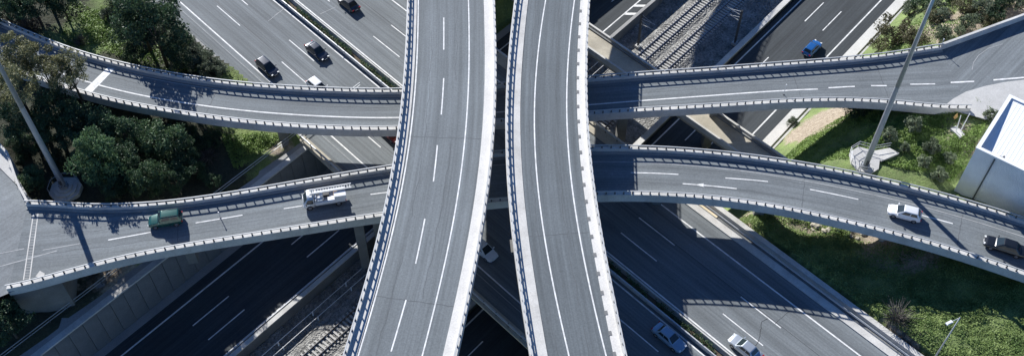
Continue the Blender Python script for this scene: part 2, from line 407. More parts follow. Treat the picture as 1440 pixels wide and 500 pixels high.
# ---- service bridge parallel to the motorway
sb = empty('service_bridge', PA(45, -27, 0)); tag(sb, 'narrow beige concrete service bridge crossing the lower road right of the twin viaducts', 'bridge')
child(prof('deck_slab', PA, 14, 65.5, [(-29.0, 0), (-25.2, 0), (-25.2, -1.2), (-25.9, -1.6), (-28.3, -1.6), (-29.0, -1.2)], M['beige']), sb)
child(bar('parapet', PA, 14, 65.5, -29.15, -28.85, -.6, .38, M['conc']), sb)
child(bar('parapet', PA, 14, 65.5, -25.35, -25.05, -.6, .38, M['conc']), sb)
child(bar('pipe', PA, 14, 65.5, -28.6, -28.35, .003, .22, M['wall']), sb)

# ---- lower motorway
sB0, sB1 = -150, 230
lm = empty('lower_motorway'); tag(lm, kind='structure')
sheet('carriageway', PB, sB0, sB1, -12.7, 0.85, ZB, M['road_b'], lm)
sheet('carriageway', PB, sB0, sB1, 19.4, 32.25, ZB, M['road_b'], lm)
for o in (-9.9, 0, 20.3, 30.4): sheet('edge_line', PB, sB0, sB1, o - .11, o + .11, ZB + .006, M['line'], lm)
for o in (-6.55, -3.38, 23.46, 26.8):
    for k in range(-4, 10): sheet('lane_dash', PB, .2 + 17 * k, 6.2 + 17 * k, o - .08, o + .08, ZB + .006, M['line'], lm)
sheet('gutter_strip', PB, sB0, sB1, -12.7, -11.5, ZB + .005, M['verge_grey'], lm)
bar('verge', PB, sB0, sB1, 32.25, 33.75, ZB - .3, ZB + .14, M['verge'], lm)
bar('kerb', PB, sB0, sB1, 34.1, 34.4, ZB - .4, ZB + .22, M['conc'], lm)
seam('lane_joint', [(1100, 30), (1125, 5)], ZB + .006, .12, M['tar'], lm)
seam('lane_joint', [(1105, 66), (1135, 38)], ZB + .006, .09, M['tar'], lm)
# hatched wedge beside the upper carriageway right edge (upper part)
for s in range(0, 10):
    a = 84.0 + s * 2.6
    V = [PB(a, .12, ZB + .007), PB(a + .7, .12, ZB + .007), PB(a + 1.9, 1.6, ZB + .007), PB(a + 1.2, 1.6, ZB + .007)]
    obj('hatch_stripe', V, [(0, 3, 2, 1)], M['line'], lm)
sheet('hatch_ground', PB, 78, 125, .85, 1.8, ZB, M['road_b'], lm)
sheet('edge_line', PB, 80, 125, 1.6, 1.8, ZB + .007, M['line'], lm)

# rail trench walls
tw = empty('trench_wall', PB(20, 1.4, ZR)); tag(tw, 'grey concrete wall dropping from the lower road to the railway, lower left', 'wall')
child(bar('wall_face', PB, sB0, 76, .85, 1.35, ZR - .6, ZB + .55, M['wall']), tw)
child(bar('coping', PB, sB0, 76, .78, 1.42, ZB + .55, ZB + .72, M['conc']), tw)
child(bar('guard_rail', PB, sB0, 76, .50, .62, ZB + .55, ZB + .8, M['rail_steel']), tw)
tw = empty('trench_wall', PB(100, 1.9, ZR)); tag(tw, 'dark concrete trench wall beside the hatched lane, top of picture', 'wall')
child(bar('wall_face', PB, 76, sB1, 1.85, 2.25, ZR - .6, ZB + .5, M['wall']), tw)
child(bar('coping', PB, 76, sB1, 1.78, 2.32, ZB + .5, ZB + .62, M['verge_grey']), tw)
tw = empty('trench_wall', PB(100, 19, ZR)); tag(tw, 'long pale capped concrete wall between the railway and the right lower carriageway', 'wall')
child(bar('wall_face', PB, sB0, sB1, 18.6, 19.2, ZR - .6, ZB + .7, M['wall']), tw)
child(bar('coping', PB, sB0, sB1, 18.45, 19.35, ZB + .7, ZB + .88, M['conc']), tw)
# big panelled retaining wall
rt = empty('retaining_wall', PB(-5, B_L, ZB)); tag(rt, 'tall panelled concrete retaining wall beside the shaded lower road, lower left', 'wall')
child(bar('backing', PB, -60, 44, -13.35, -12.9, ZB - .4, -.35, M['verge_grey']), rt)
child(bar('coping', PB, -60, 44, -13.5, -12.62, -.35, -.1, M['conc']), rt)
pm = beam(PB, 0, 1.92, [(-12.9, ZB - .2), (-12.72, ZB - .2), (-12.72, -.36), (-12.9, -.36)]); pm.materials.append(M['wall'])
o0 = PB(0, 0, 0)
for k in range(40):
    c = link('panel', pm); off = BD * (-34 + 2 * k); c.location = (off.x, off.y, 0)
    n_ = BN * random.uniform(-.02, .02); c.location.x += n_.x; c.location.y += n_.y
    child(c, rt)
wp = tag(sheet('wall_path', PB, -60, 44, -16.4, -13.5, -.09, M['verge_grey']), kind='structure')
fn = empty('path_fence', PB(-5, -15.4, 0)); tag(fn, 'thin steel fence along the top of the retaining wall, lower left', 'fence')
for z in (.5, 1.0): child(bar('rail', PB, -60, 40, -15.45, -15.38, z - .04, z + .04, M['rail_steel']), fn)
fp = MB().box((0, 0, .5), (.07, .07, 1.1)); fm = mesh('fence_post', fp.V, fp.F, M['post'])
for k in range(40):
    c = link('fence_post', fm); c.location = PB(-60 + 2.5 * k, -15.41, -.05); child(c, fn)
# abutment of the motorway bridge on the right side of the lower road
def sB_at(offa):      # station on the lower road's right edge where the upper motorway has this offset
    p0, p1 = PB(0, 34.6), PB(100, 34.6); a0, a1 = offA(p0.x, p0.y), offA(p1.x, p1.y); return 100 * (offa - a0) / (a1 - a0)
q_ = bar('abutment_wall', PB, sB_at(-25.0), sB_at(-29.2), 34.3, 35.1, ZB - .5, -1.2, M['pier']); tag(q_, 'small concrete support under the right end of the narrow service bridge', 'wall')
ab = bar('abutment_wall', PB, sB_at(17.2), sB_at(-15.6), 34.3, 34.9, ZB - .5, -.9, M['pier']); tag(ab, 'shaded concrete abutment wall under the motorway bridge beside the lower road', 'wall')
ab2 = prof('wing_wall', PA, 62, 70, [(-15.5, -7.5), (-15.1, -7.5), (-15.1, -.2), (-15.5, -.2)], M['fascia']); tag(ab2, 'concrete wing wall at the motorway bridge end under the lower right ramp', 'wall')

# ---- railway
k = NB('ballast', 0.95); ob = k.coord('Object'); vo = k.n('ShaderNodeTexVoronoi'); vo.inputs['Scale'].default_value = 4.0; k.l(ob, vo.inputs['Vector'])
g = k.rng(vo.outputs['Color'], 0, 1, .55, 1.45); k.bump(vo.outputs['Distance'], 1.0, .15)
k.col(k.scale(k.mix(k.rng(k.noise(ob, .5, 5), .35, .65, 0, 1), (.15, .148, .14), (.28, .275, .255)), g)); M['ballast'] = k.m
def ballast():
    V = []; F = []; U = []; pr = [(1.4, ZR - .35), (4.6, ZR - .3), (6.0, ZR), (9.4, ZR), (9.75, ZR - .1), (10.1, ZR), (13.4, ZR), (14.2, ZR - .3), (18.6, ZR - .35)]
    m = len(pr); st = 1.0; n = int((sB1 - sB0) / st)
    for i in range(n + 1):
        s = sB0 + i * st
        for o, z in pr: V.append(PB(s, o + random.uniform(-.08, .08), z + random.uniform(-.05, .03)))
        if i: F += [((i - 1) * m + j, (i - 1) * m + j + 1, i * m + j + 1, i * m + j) for j in range(m - 1)]
    return obj('track_bed', V, [tuple(reversed(f)) for f in F], M['ballast'])
tag(ballast(), kind='structure')
slp = mesh('sleeper', *(lambda b: (b.V, b.F))(MB().box((0, 0, 0), (2.5, .26, .2))), M['sleeper'])
for o, lab in ((7.8, 'left railway track with pale sleepers in the ballast trench'), (11.7, 'right railway track with pale sleepers in the ballast trench, nearer the right carriageway')):
    tr = empty('railway_track', PB(20, o, ZR)); tag(tr, lab, 'railway track', 'railway tracks in the trench')
    for sg in (-.7525, .7525):
        r_ = child(prof('rail', PB, sB0, sB1, [(o + sg - .08, ZR + .06), (o + sg + .08, ZR + .06), (o + sg + .05, ZR + .25), (o + sg - .05, ZR + .25)], M['rust']), tr)
        child(bar('rail_head', PB, sB0, sB1, o + sg - .035, o + sg + .035, ZR + .25, ZR + .257, M['shine']), r_)
    ang = math.atan2(BD.y, BD.x) - math.pi / 2
    for k_ in range(210):
        s = -16 + k_ * .62 + random.uniform(-.03, .03)
        c = link('sleeper', slp); c.location = PB(s, o, ZR + .01 + random.uniform(-.02, .02)); c.rotation_euler.z = ang + random.uniform(-.02, .02); child(c, tr)

# ------------------------------------------------------------------ curved viaducts
def catmull(P, n=12):
    P = [np.array(p, float) for p in P]; Q = [2 * P[0] - P[1]] + P + [2 * P[-1] - P[-2]]; out = []
    for i in range(1, len(Q) - 2):
        for t in np.arange(n) / n:
            a, b, c, d = Q[i - 1:i + 3]
            out.append(.5 * (2 * b + (c - a) * t + (2 * a - 5 * b + 4 * c - d) * t * t + (3 * b - a - 3 * c + d) * t ** 3))
    out.append(Q[-2]); return np.array(out)
def resample(C, st):
    d = np.r_[0, np.cumsum(np.hypot(*np.diff(C, axis=0).T))]; n = int(round(d[-1] / st)); s = np.linspace(0, d[-1], n + 1)
    return np.stack([np.interp(s, d, C[:, 0]), np.interp(s, d, C[:, 1])], 1)
def smooth(C, k=6, it=3):
    for _ in range(it):
        E = np.vstack([C[:1] - (C[1:k + 1] - C[:1])[::-1], C, C[-1:] + (C[-1:] - C[-k - 1:-1])[::-1]])
        ker = np.ones(2 * k + 1) / (2 * k + 1)
        C = np.stack([np.convolve(E[:, j], ker, 'valid') for j in (0, 1)], 1)
    return C
def extend(C, a, b, kap=0.0, st=1.0):
    """carry a curve on past both ends, turning by kap radians a metre (positive = left)"""
    def run(p, t, n, k_):
        t = t / np.linalg.norm(t); out = []; c_, s_ = math.cos(k_ * st), math.sin(k_ * st)
        for _ in range(n): t = np.array([t[0] * c_ - t[1] * s_, t[0] * s_ + t[1] * c_]); p = p + t * st; out.append(p)
        return out
    pre = run(C[0], C[0] - C[5], int(a / st), -kap)[::-1]; post = run(C[-1], C[-1] - C[-6], int(b / st), kap)
    return np.vstack(([pre] if pre else []) + [C] + ([post] if post else []))
def edge(pix, z, sm=6, it=3):
    return smooth(resample(catmull([tuple(G(x, y, z))[:2] for x, y in pix]), 1.0), sm, it)

class Road:
    """curved deck: L and R outer edges, centre line with normals pointing to R"""
    def __init__(s, pl, pr_, zs, zl, zr, ext=(0, 0), sm=6, it=3, kap=(0, 0)):
        s.z = zs
        L = extend(edge(pl, zl, sm, it), *ext, kap[0]); R = extend(edge(pr_, zr, sm, it), *ext, kap[1])
        n = 420; a = resample(L, 1.0); b = resample(R, 1.0)
        f = lambda C: np.stack([np.interp(np.linspace(0, 1, n), np.linspace(0, 1, len(C)), C[:, j]) for j in (0, 1)], 1)
        C = smooth(resample((f(a) + f(b)) / 2, 1.0), 4, 2)
        T = np.gradient(C, axis=0); T /= np.linalg.norm(T, axis=1)[:, None]
        N = np.stack([T[:, 1], -T[:, 0]], 1)
        def width(E, sg):
            out = []
            for c, n_ in zip(C, N * sg):
                p = E[:-1] - c; d = np.diff(E, axis=0); den = n_[0] * d[:, 1] - n_[1] * d[:, 0]
                den = np.where(abs(den) < 1e-9, 1e-9, den)
                t = (p[:, 0] * d[:, 1] - p[:, 1] * d[:, 0]) / den; u = (p[:, 0] * n_[1] - p[:, 1] * n_[0]) / den
                ok = (u >= -.01) & (u <= 1.01) & (t > 0); out.append(t[ok].min() if ok.any() else np.nan)
            o = np.array(out); i = np.arange(len(o)); g_ = ~np.isnan(o); return np.convolve(np.pad(np.interp(i, i[g_], o[g_]), 4, 'edge'), np.ones(9) / 9, 'valid')
        s.wL = width(L, -1); s.wR = width(R, 1); s.C = C; s.T = T; s.N = N
        s.s = np.r_[0, np.cumsum(np.hypot(*np.diff(C, axis=0).T))]; s.len = s.s[-1]
    def at(s, d):
        q = [np.interp(d, s.s, s.C[:, j]) for j in (0, 1)]; n_ = [np.interp(d, s.s, s.N[:, j]) for j in (0, 1)]
        return np.array(q), np.array(n_) / np.hypot(*n_), np.interp(d, s.s, s.wL), np.interp(d, s.s, s.wR)
    def lat(s, side, off, wl, wr): return -wl + off if side == 'L' else wr - off if side == 'R' else off
    def pt(s, d, side, off, z):
        c, n_, wl, wr = s.at(d); q = c + n_ * s.lat(side, off, wl, wr); return (q[0], q[1], s.z + z)
    def locate(s, px, py):
        p = np.array(tuple(G(px, py, s.z))[:2]); i = int(np.argmin(np.hypot(*(s.C - p).T)))
        return s.s[i] + (p - s.C[i]) @ s.T[i], (p - s.C[i]) @ s.N[i]
    def stations(s, a, b, st=1.5):
        n = max(1, int((b - a) / st)); return np.linspace(a, b, n + 1)
    def sweep(s, name, pr_, mat, parent, a=0, b=None, st=1.5, closed=True):
        b = s.len if b is None else b; S = s.stations(a, b, st); V = []; U = []; F = []; m = len(pr_)
        for i, d in enumerate(S):
            c, n_, wl, wr = s.at(d)
            for side, off, z in pr_:
                if callable(off): off = off(d)
                la = s.lat(side, off, wl, wr); q = c + n_ * la; V.append((q[0], q[1], s.z + z)); U.append((la, d))
            if i:
                B = i * m
                for k in range(m if closed else m - 1): F.append((B - m + k, B - m + (k + 1) % m, B + (k + 1) % m, B + k))
        if closed: F += [tuple(range(m - 1, -1, -1)), tuple(range(len(V) - m, len(V)))]
        me = mesh(name, V, F, mat, U); bm = bmesh.new(); bm.from_mesh(me); bmesh.ops.recalc_face_normals(bm, faces=bm.faces)
        if not closed:
            bm.normal_update()
            if sum(f.normal.z for f in bm.faces) < 0: bmesh.ops.reverse_faces(bm, faces=bm.faces)
        bm.to_mesh(me); bm.free()
        o = link(name, me, parent); return o
    def line(s, name, pix, parent, wd=.16, mat=None, a=0, b=None, z=.006, deg=2):
        q = np.array([s.locate(*p) for p in pix]); cf = np.polyfit(q[:, 0], q[:, 1], min(deg, len(q) - 1))
        lo, hi = q[:, 0].min(), q[:, 0].max()
        def f(d):
            dd = min(max(d, lo), hi); return float(np.polyval(cf, dd))
        s.sweep(name, [('C', lambda d: f(d) - wd / 2, z), ('C', lambda d: f(d) + wd / 2, z)], mat or M['line'], parent, a, b, closed=False); return f
    def dash(s, p, q, parent, wd=.16, mat=None):
        a, la = s.locate(*p); b, lb = s.locate(*q)
        if b < a: a, la, b, lb = b, lb, a, la
        g_ = lambda d: la + (lb - la) * (d - a) / (b - a)
        s.sweep('lane_dash', [('C', lambda d: g_(d) - wd / 2, .006), ('C', lambda d: g_(d) + wd / 2, .006)], mat or M['line'], parent, a, b, 1.0, closed=False)

POSTS = {}
def post_mesh(h0, h1):
    key = (h0, h1)
    if key not in POSTS:
        b = MB().box((0, 0, (h0 + h1) / 2), (.14, .12, h1 - h0)).box((0, 0, h0 + .03), (.2, .18, .06)); POSTS[key] = mesh('rail_post', b.V, b.F, M['post'])
    return POSTS[key]
def viaduct(R, name, label, asph, vL, vR, solid, rail, pws=(.36, .36), depth=1.0, spacing=1.25, a=0, b=None, parL=None, parR=None, vmL=None, vmR=None, kerb=.1, girder=True, group=None):
    b = R.len if b is None else b
    c0 = R.at((a + b) / 2)[0]; root = empty(name, (c0[0], c0[1], 0)); tag(root, label, 'viaduct', group)
    ps = []
    d = depth
    pr_ = [('L', .06, -.02), ('R', .06, -.02), ('R', .06, -d * .8), ('R', 1.3, -d), ('R', 2.2, -d - .75), ('L', 2.2, -d - .75), ('L', 1.6, -d * .8), ('L', .06, -d * .5)]
    ps.append(R.sweep('deck_slab', pr_, M['fascia'], None, a, b))
    ps.append(R.sweep('road_surface', [('L', vL, 0), ('R', vR, 0)], asph, None, a, b, closed=False))
    for side, v, vm, pw in (('L', vL, vmL, pws[0]), ('R', vR, vmR, pws[1])):
        ps.append(R.sweep('verge', [(side, pw - .02, -.05), (side, v, -.05), (side, v, kerb), (side, pw - .02, kerb)], vm or M['verge_grey'], None, a, b))
        pa, pb = (parL if side == 'L' else parR) or (a, b)
        p = R.sweep('parapet', [(side, 0, -d * (.78 if side == 'R' else .48)), (side, pw, -d * (.78 if side == 'R' else .48)), (side, pw, solid), (side, 0, solid)], M['conc'], None, pa, pb); ps.append(p)
        child(p, root)
        pin = p.matrix_parent_inverse.copy()
        r_ = R.sweep('top_rail', [(side, .12, rail[0]), (side, .24, rail[0]), (side, .24, rail[1]), (side, .12, rail[1])], M['handrail'], p, pa, pb)
        pm_ = post_mesh(solid - .02, rail[0] + .02); n = int((pb - pa) / spacing)
        for k_ in range(n):
            s_ = pa + (k_ + .5) * spacing; q = R.pt(s_, side, .18, 0); t_ = R.at(s_)[1]
            c = link('rail_post', pm_, p); c.location = q; c.rotation_euler.z = math.atan2(t_[1], t_[0]) + math.pi / 2
    for q in ps:
        if q.parent is None: child(q, root)
    return root
def root_child(o, root): return child(o, root)

ZD = 12.4
def mainline(pl, pr_, kap): return Road(pl, pr_, ZD, ZD + .7, ZD + .7, (50, 95), 8, 3, kap)
# left deck, walked from bottom to top
D1 = mainline([(482, 496), (514, 398), (539, 300), (551.5, 247), (560, 185), (566, 125), (570, 90), (572, 50), (572, 0)],
              [(642.5, 497), (662.5, 410), (677.5, 340), (691, 250), (696, 200), (700, 115), (699, 65), (696, 0)], (1 / 195, 1 / 207))
v1 = viaduct(D1, 'main_viaduct', 'left of the twin high viaducts, light grey asphalt with a dashed lane line', M['deck'], 1.35, 1.55, .45, (.86, .97), group='twin high viaducts', vmR=M['verge'], vmL=M['conc'], spacing=1.35, kerb=.06)
def vline(R, root, pix, **k):
    n0 = set(COL.objects); f = R.line('edge_line', pix, None, **k)
    for o in set(COL.objects) - n0: child(o, root)
def vdash(R, root, lst, **k):
    for p, q in lst:
        n0 = set(COL.objects); R.dash(p, q, None, **k)
        for o in set(COL.objects) - n0: child(o, root)
vline(D1, v1, [(588.5, 0), (587, 50), (583.5, 125), (576.6, 200), (567.5, 250), (546, 350), (505, 495)])
vline(D1, v1, [(658.5, 0), (660, 50), (659, 115), (655, 175), (647.5, 250), (637.5, 310), (620, 395), (594, 498)])
vdash(D1, v1, [((624, 70), (624, 25)), ((620.5, 161), (624, 110)), ((609.5, 255), (615, 204)), ((584.5, 370), (597.5, 307)), ((550, 493.5), (571, 421))])
# right deck
D2 = mainline([(745, 496), (728, 398), (721, 346), (714.5, 300), (709.5, 230), (708, 170), (710.4, 117), (714, 57), (723, 0)],
              [(882.5, 498), (860, 400), (845, 315), (832, 247), (827.5, 200), (824, 125), (826, 50), (830, 0)], (-1 / 145, -1 / 134))
v2 = viaduct(D2, 'main_viaduct', 'right of the twin high viaducts, darker asphalt with solid edge lines only', M['deck2'], 1.9, 1.35, .45, (.86, .97), spacing=1.35, group='twin high viaducts', vmR=M['verge'], vmL=M['conc'], kerb=.06)
vline(D2, v2, [(767.5, 0), (756, 75), (752.5, 150), (753.5, 225), (762.5, 320), (777.5, 395), (800, 498)])
vline(D2, v2, [(807.5, 0), (800, 75), (797.5, 140), (803, 248), (815, 340), (832.5, 415), (852.5, 498)])
M['joint'] = plain('worn_joint', (0.085, 0.092, 0.098), 0.85, 0, .3, 1.0)
def wear(R, root, lats, joints, seed):
    q = np.random.default_rng(seed)
    for la in lats:
        d0 = 0.0
        while d0 < R.len - 20:
            ln = q.uniform(12, 34); ph = q.uniform(0, 6)
            f = lambda d, ph=ph, la=la: la + .10 * math.sin(d * .9 + ph) + .05 * math.sin(d * 2.3 + ph * 2)
            child(R.sweep('crack', [('C', lambda d: f(d) - .022, .005), ('C', lambda d: f(d) + .022, .005)], M['joint'], None, d0, min(d0 + ln, R.len), .5, closed=False), root)
            d0 += ln + q.uniform(2, 14)
    for px, py in joints:
        d, _ = R.locate(px, py); V = []; F = []
        for i in range(13):
            c, n_, wl, wr = R.at(d + .05 * math.sin(i * 2.1)); la = -wl + 1.5 + (wl + wr - 3.0) * i / 12; t_ = np.array([-n_[1], n_[0]]) * .035; p = c + n_ * la
            V += [(*(p - t_), R.z + .0045), (*(p + t_), R.z + .0045)]
            if i: F.append((2 * i - 2, 2 * i, 2 * i + 1, 2 * i - 1))
        o = obj('transverse_joint', V, F, M['joint'], None)
        bm = bmesh.new(); bm.from_mesh(o.data); bm.normal_update()
        if sum(f_.normal.z for f_ in bm.faces) < 0: bmesh.ops.reverse_faces(bm, faces=bm.faces)
        bm.to_mesh(o.data); bm.free(); child(o, root)
wear(D1, v1, (.75, -2.6, 4.6), [(640, 194), (560, 420)], 3)
wear(D2, v2, (-2.2, 1.1), [(775, 330)], 5)
# small drain inlets along the right verge of the right deck
di = mesh('drain_inlet', *(lambda b: (b.V, b.F))(MB().box((0, 0, 0), (.55, .35, .06))), M['wall'])
for k_ in range(int(D2.len / 2.6)):
    s_ = 3 + k_ * 2.6; q = D2.pt(s_, 'R', 1.25, .06); t_ = D2.at(s_)[1]
    c = link('drain_inlet', di); c.location = q; c.rotation_euler.z = math.atan2(t_[1], t_[0]) + math.pi / 2; child(c, v2)

# lower cross road (level one), walked left to right so that L is north
ZS = 6.3
S1 = Road([(36, 276), (50, 281), (85, 284.5), (125, 286), (190, 285), (250, 280), (300, 272), (360, 262.5), (456, 245.4), (551, 230), (690, 211), (760, 205), (828, 202.5), (920, 203.5), (1000, 209), (1080, 218.5), (1170, 233), (1250, 250), (1330, 270), (1390, 287.5), (1440, 304)],
          [(7, 409), (65, 392.5), (140, 370), (225, 352.5), (300, 340), (360, 331), (460, 315), (536, 303), (690, 284), (760, 278), (837, 274), (892, 272.5), (970, 276), (1020, 281), (1080, 289), (1180, 310), (1280, 335), (1360, 358), (1440, 386)],
          ZS, ZS + 1.1, ZS + .65, (0, 40), 4, 2)
v3 = viaduct(S1, 'ramp_viaduct', 'lower of the two curved cross ramps, running under both high viaducts with four vehicles', M['ramp'], .75, .95, .62, (1.08, 1.20), pws=(.36, .5), spacing=1.15, group='curved cross ramps', vmL=M['verge_grey'], vmR=M['conc'])
vdash(S1, v3, [((152, 337), (212, 326)), ((275, 313), (341, 302)), ((399, 293), (425, 289)), ((521, 273), (545, 270)), ((887, 242.5), (954, 245)), ((1020, 250), (1080, 255)), ((1139, 266), (1207, 280)), ((1295, 302), (1340, 314)), ((960, 258), (1036, 265))], wd=.15)
vdash(S1, v3, [((60, 351), (112, 342)), ((957, 231), (1080, 240)), ((1110, 247), (1400, 316)), ((1085, 243), (1440, 334))][:1], mat=M['line_worn'], wd=.12)
def vfaint(R, root, pix, **k): vline(R, root, pix, mat=M['line_worn'], wd=.13, **k)
vfaint(S1, v3, [(200, 297), (250, 291), (360, 274), (450, 259), (545, 243), (900, 230), (1000, 236), (1080, 245), (1167, 259), (1280, 286), (1440, 333)], a=S1.locate(200, 297)[0], deg=4)
aw = S1.locate(957, 257)
h = [S1.locate(*p) for p in ((975, 257), (992, 260.5), (990, 257.5), (992, 255.5))]
# arrow head
ang = math.atan2(S1.T[0][1], S1.T[0][0])
def onroad(R, pix, z=.0065): return [G(x, y, R.z + z) for x, y in pix]
child(obj('arrow_head', onroad(S1, [(976, 259.2), (990, 257.6), (988.5, 260), (990, 262.4)]), [(0, 3, 2, 1)], M['line'], None), v3)
# upper cross road
ZN = 5.6
N1 = Road([(0, 25), (30, 37.5), (75, 57.5), (140, 79), (200, 92.5), (270, 106), (360, 116), (460, 121.5), (570, 123.5), (700, 115), (826, 106), (910, 99), (1000, 93.5), (1080, 87), (1180, 80), (1255, 72.5), (1320, 61.5), (1345, 54)],
          [(-20, 84), (30, 104), (80, 120), (120, 132.5), (165, 145), (240, 157.5), (300, 167), (360, 174.5), (460, 181), (562, 182.5), (700, 172), (826, 161), (900, 156), (1000, 150.5), (1080, 145), (1150, 141), (1232, 142), (1290, 148), (1345, 155)],
          ZN, ZN + 1.1, ZN + .65, (35, 0), 4, 2)
v4 = viaduct(N1, 'ramp_viaduct', 'upper of the two curved cross ramps, with a white bar painted across its left end', M['ramp'], .75, .95, .62, (1.08, 1.20), pws=(.36, .5), spacing=1.15, group='curved cross ramps', vmL=M['verge_grey'], vmR=M['conc'])
vline(N1, v4, [(105, 109), (140, 120), (200, 134), (270, 146), (360, 157), (460, 163.5), (562, 165), (826, 148.5), (910, 140), (1000, 134), (1080, 129.5), (1150, 125)], a=10, b=N1.locate(1150, 125)[0], deg=5, wd=.2)
vdash(N1, v4, [((1165, 123.5), (1202, 121.5)), ((1225, 120.5), (1247, 120.5)), ((1280, 118.5), (1315, 118))], wd=.2)
child(obj('painted_bar', onroad(N1, [(151, 95), (161, 97), (130, 129), (119, 126)], .008), [(0, 3, 2, 1)], M['line'], None), v4)
vfaint(N1, v4, [(160, 97.5), (210, 110), (265, 120), (330, 128)], a=N1.locate(155, 97)[0], b=N1.locate(560, 140)[0])

wear(S1, v3, (-1.3, 1.4), [(250, 318), (1130, 268), (1350, 322)], 8); wear(N1, v4, (-.9, 1.2), [(300, 138), (1120, 118), (1240, 112)], 9)
# piers: tapered columns with a head beam, parts of their viaduct
def pier(R, root, px, py, zb, w_=1.6, th=1.2, head=5.5):
    d, la = R.locate(px, py); c, n_, wl, wr = R.at(d); ctr = c + n_ * la; an = math.atan2(n_[1], n_[0])
    q = MB(); zt = R.z - 1.75
    Rm = Matrix.Rotation(an, 3, 'Z'); V = []
    for z, a_ in ((zb, w_ * .85), (zt - 1.2, w_), (zt, head)):
        for sx, sy in ((-1, -1), (1, -1), (1, 1), (-1, 1)): V.append(Rm @ Vector((sx * a_ / 2, sy * th / 2, 0)) + Vector((ctr[0], ctr[1], z)))
    F = [(3, 2, 1, 0), (8, 9, 10, 11)] + [(b + i, b + (i + 1) % 4, b + 4 + (i + 1) % 4, b + 4 + i) for b in (0, 4) for i in range(4)]
    child(q.add(V, F).build('pier', M['pier']), root)
for R, root, L in ((D1, v1, [(600, 330, ZB), (650, 60, -.3), (540, 520, ZB)]), (D2, v2, [(760, 330, ZB), (768, 100, ZB), (815, 520, -.4)])):
    for p in L: pier(R, root, p[0], p[1], p[2], 2.4, 1.8, 7)
pier(N1, v4, 392, 150, -1, 3.0, 1.0, 5); pier(N1, v4, 620, 150, -.4); pier(N1, v4, 1010, 120, ZR); pier(N1, v4, 1215, 115, -2, 3.5, 1.2, 5); pier(N1, v4, 880, 128, ZB)
pier(S1, v3, 498, 285, ZB, 2.2, 1.2, 5); pier(S1, v3, 525, 280, ZB, 1.5, 1.2, 4); pier(S1, v3, 1078, 258, -.5, 2.2, 1.2, 5); pier(S1, v3, 255, 320, -.3, 2.0, 1.2, 5); pier(S1, v3, 930, 240, -.3); pier(S1, v3, 1330, 305, 2.0, 2.2, 1.2, 5)

# ---- access roads on solid ground at both ends
def poly_sheet(name, pix, z, mat, parent=None):
    P_ = [G(x, y, z) for x, y in pix]; a = sum(P_[i].x * P_[(i + 1) % len(P_)].y - P_[(i + 1) % len(P_)].x * P_[i].y for i in range(len(P_)))
    if a < 0: P_.reverse()
    me = mesh(name, P_, [tuple(range(len(P_)))], mat, [(p.x * .7 - p.y * .7, p.x * .7 + p.y * .7) for p in P_])
    bm = bmesh.new(); bm.from_mesh(me); bmesh.ops.triangulate(bm, faces=bm.faces); bm.to_mesh(me); bm.free()
    return link(name, me, parent)
M['plaza'] = asphalt('access_asphalt', (0.185, 0.202, 0.21), 0.10, 0.2, 0.24)
M['apron'] = concrete('apron_concrete', (0.46, 0.455, 0.435), 0.1, 0.15)
e0 = [N1.pt(N1.len - 2.0, 'L', .2, -.008), N1.pt(N1.len - 2.0, 'R', .2, -.008)]
from_px = lambda L, z: [G(x, y, z) for x, y in L]
def poly_w(name, P_, mat, parent=None):
    P_ = [Vector(p) for p in P_]; a = sum(P_[i].x * P_[(i + 1) % len(P_)].y - P_[(i + 1) % len(P_)].x * P_[i].y for i in range(len(P_)))
    if a < 0: P_.reverse()
    me = mesh(name, P_, [tuple(range(len(P_)))], mat, [(p.x * .7 - p.y * .7, p.x * .7 + p.y * .7) for p in P_])
    bm = bmesh.new(); bm.from_mesh(me); bmesh.ops.triangulate(bm, faces=bm.faces); bm.to_mesh(me); bm.free()
    return link(name, me, parent)
ar = tag(poly_w('access_road', [e0[0]] + from_px([(1350, 58), (1380, 47), (1440, 25), (1500, 2), (1600, -24), (1640, 300), (1440, 175), (1385, 168)], ZN - .008) + [e0[1]], M['ramp']), kind='structure')
ap = tag(poly_sheet('apron', [(1329, 148), (1340, 139), (1358, 129), (1385, 121), (1412, 115.5), (1440, 112), (1560, 100), (1640, 296), (1440, 174), (1385, 167), (1350, 158)], ZN + .004, M['apron']), kind='structure')
for p, q in (((1337, 116), (1370, 114.5)), ((1397, 112.5), (1440, 109)), ((1460, 107), (1500, 103))):
    child(obj('lane_dash', [G(p[0], p[1] - 1, ZN + .008), G(q[0], q[1] - 1, ZN + .008), G(q[0], q[1] + 1, ZN + .008), G(p[0], p[1] + 1, ZN + .008)], [(3, 2, 1, 0)], M['line'], None), ar)
seam('worn_line', [(1367, 98), (1369, 88), (1376, 78), (1390, 68), (1410, 62)], ZN + .005, .1, M['line_worn'], ar)
lw = G(20, 300, ZS)
f0 = [S1.pt(1.5, 'L', .2, -.008), S1.pt(1.5, 'R', .2, -.008)]
al = tag(poly_w('access_road', [f0[0]] + from_px([(24, 262), (8, 240), (0, 232), (-60, 190), (-160, 200), (-160, 470), (-20, 425)], ZS - .008) + [f0[1]], M['plaza']), kind='structure')
fw = tag(poly_sheet('footway', [(36, 277), (26, 262), (0, 236), (-60, 188), (-60, 150), (0, 205), (10, 212), (26, 252), (38, 273)], ZS + .1, M['apron']), kind='structure')
seam('worn_line', [(-40, 385), (0, 374), (40, 363), (80, 352)], ZS + .006, .16, M['line_worn'], al)
seam('worn_line', [(-40, 362), (0, 356), (34, 349)], ZS + .006, .12, M['line_worn'], al)
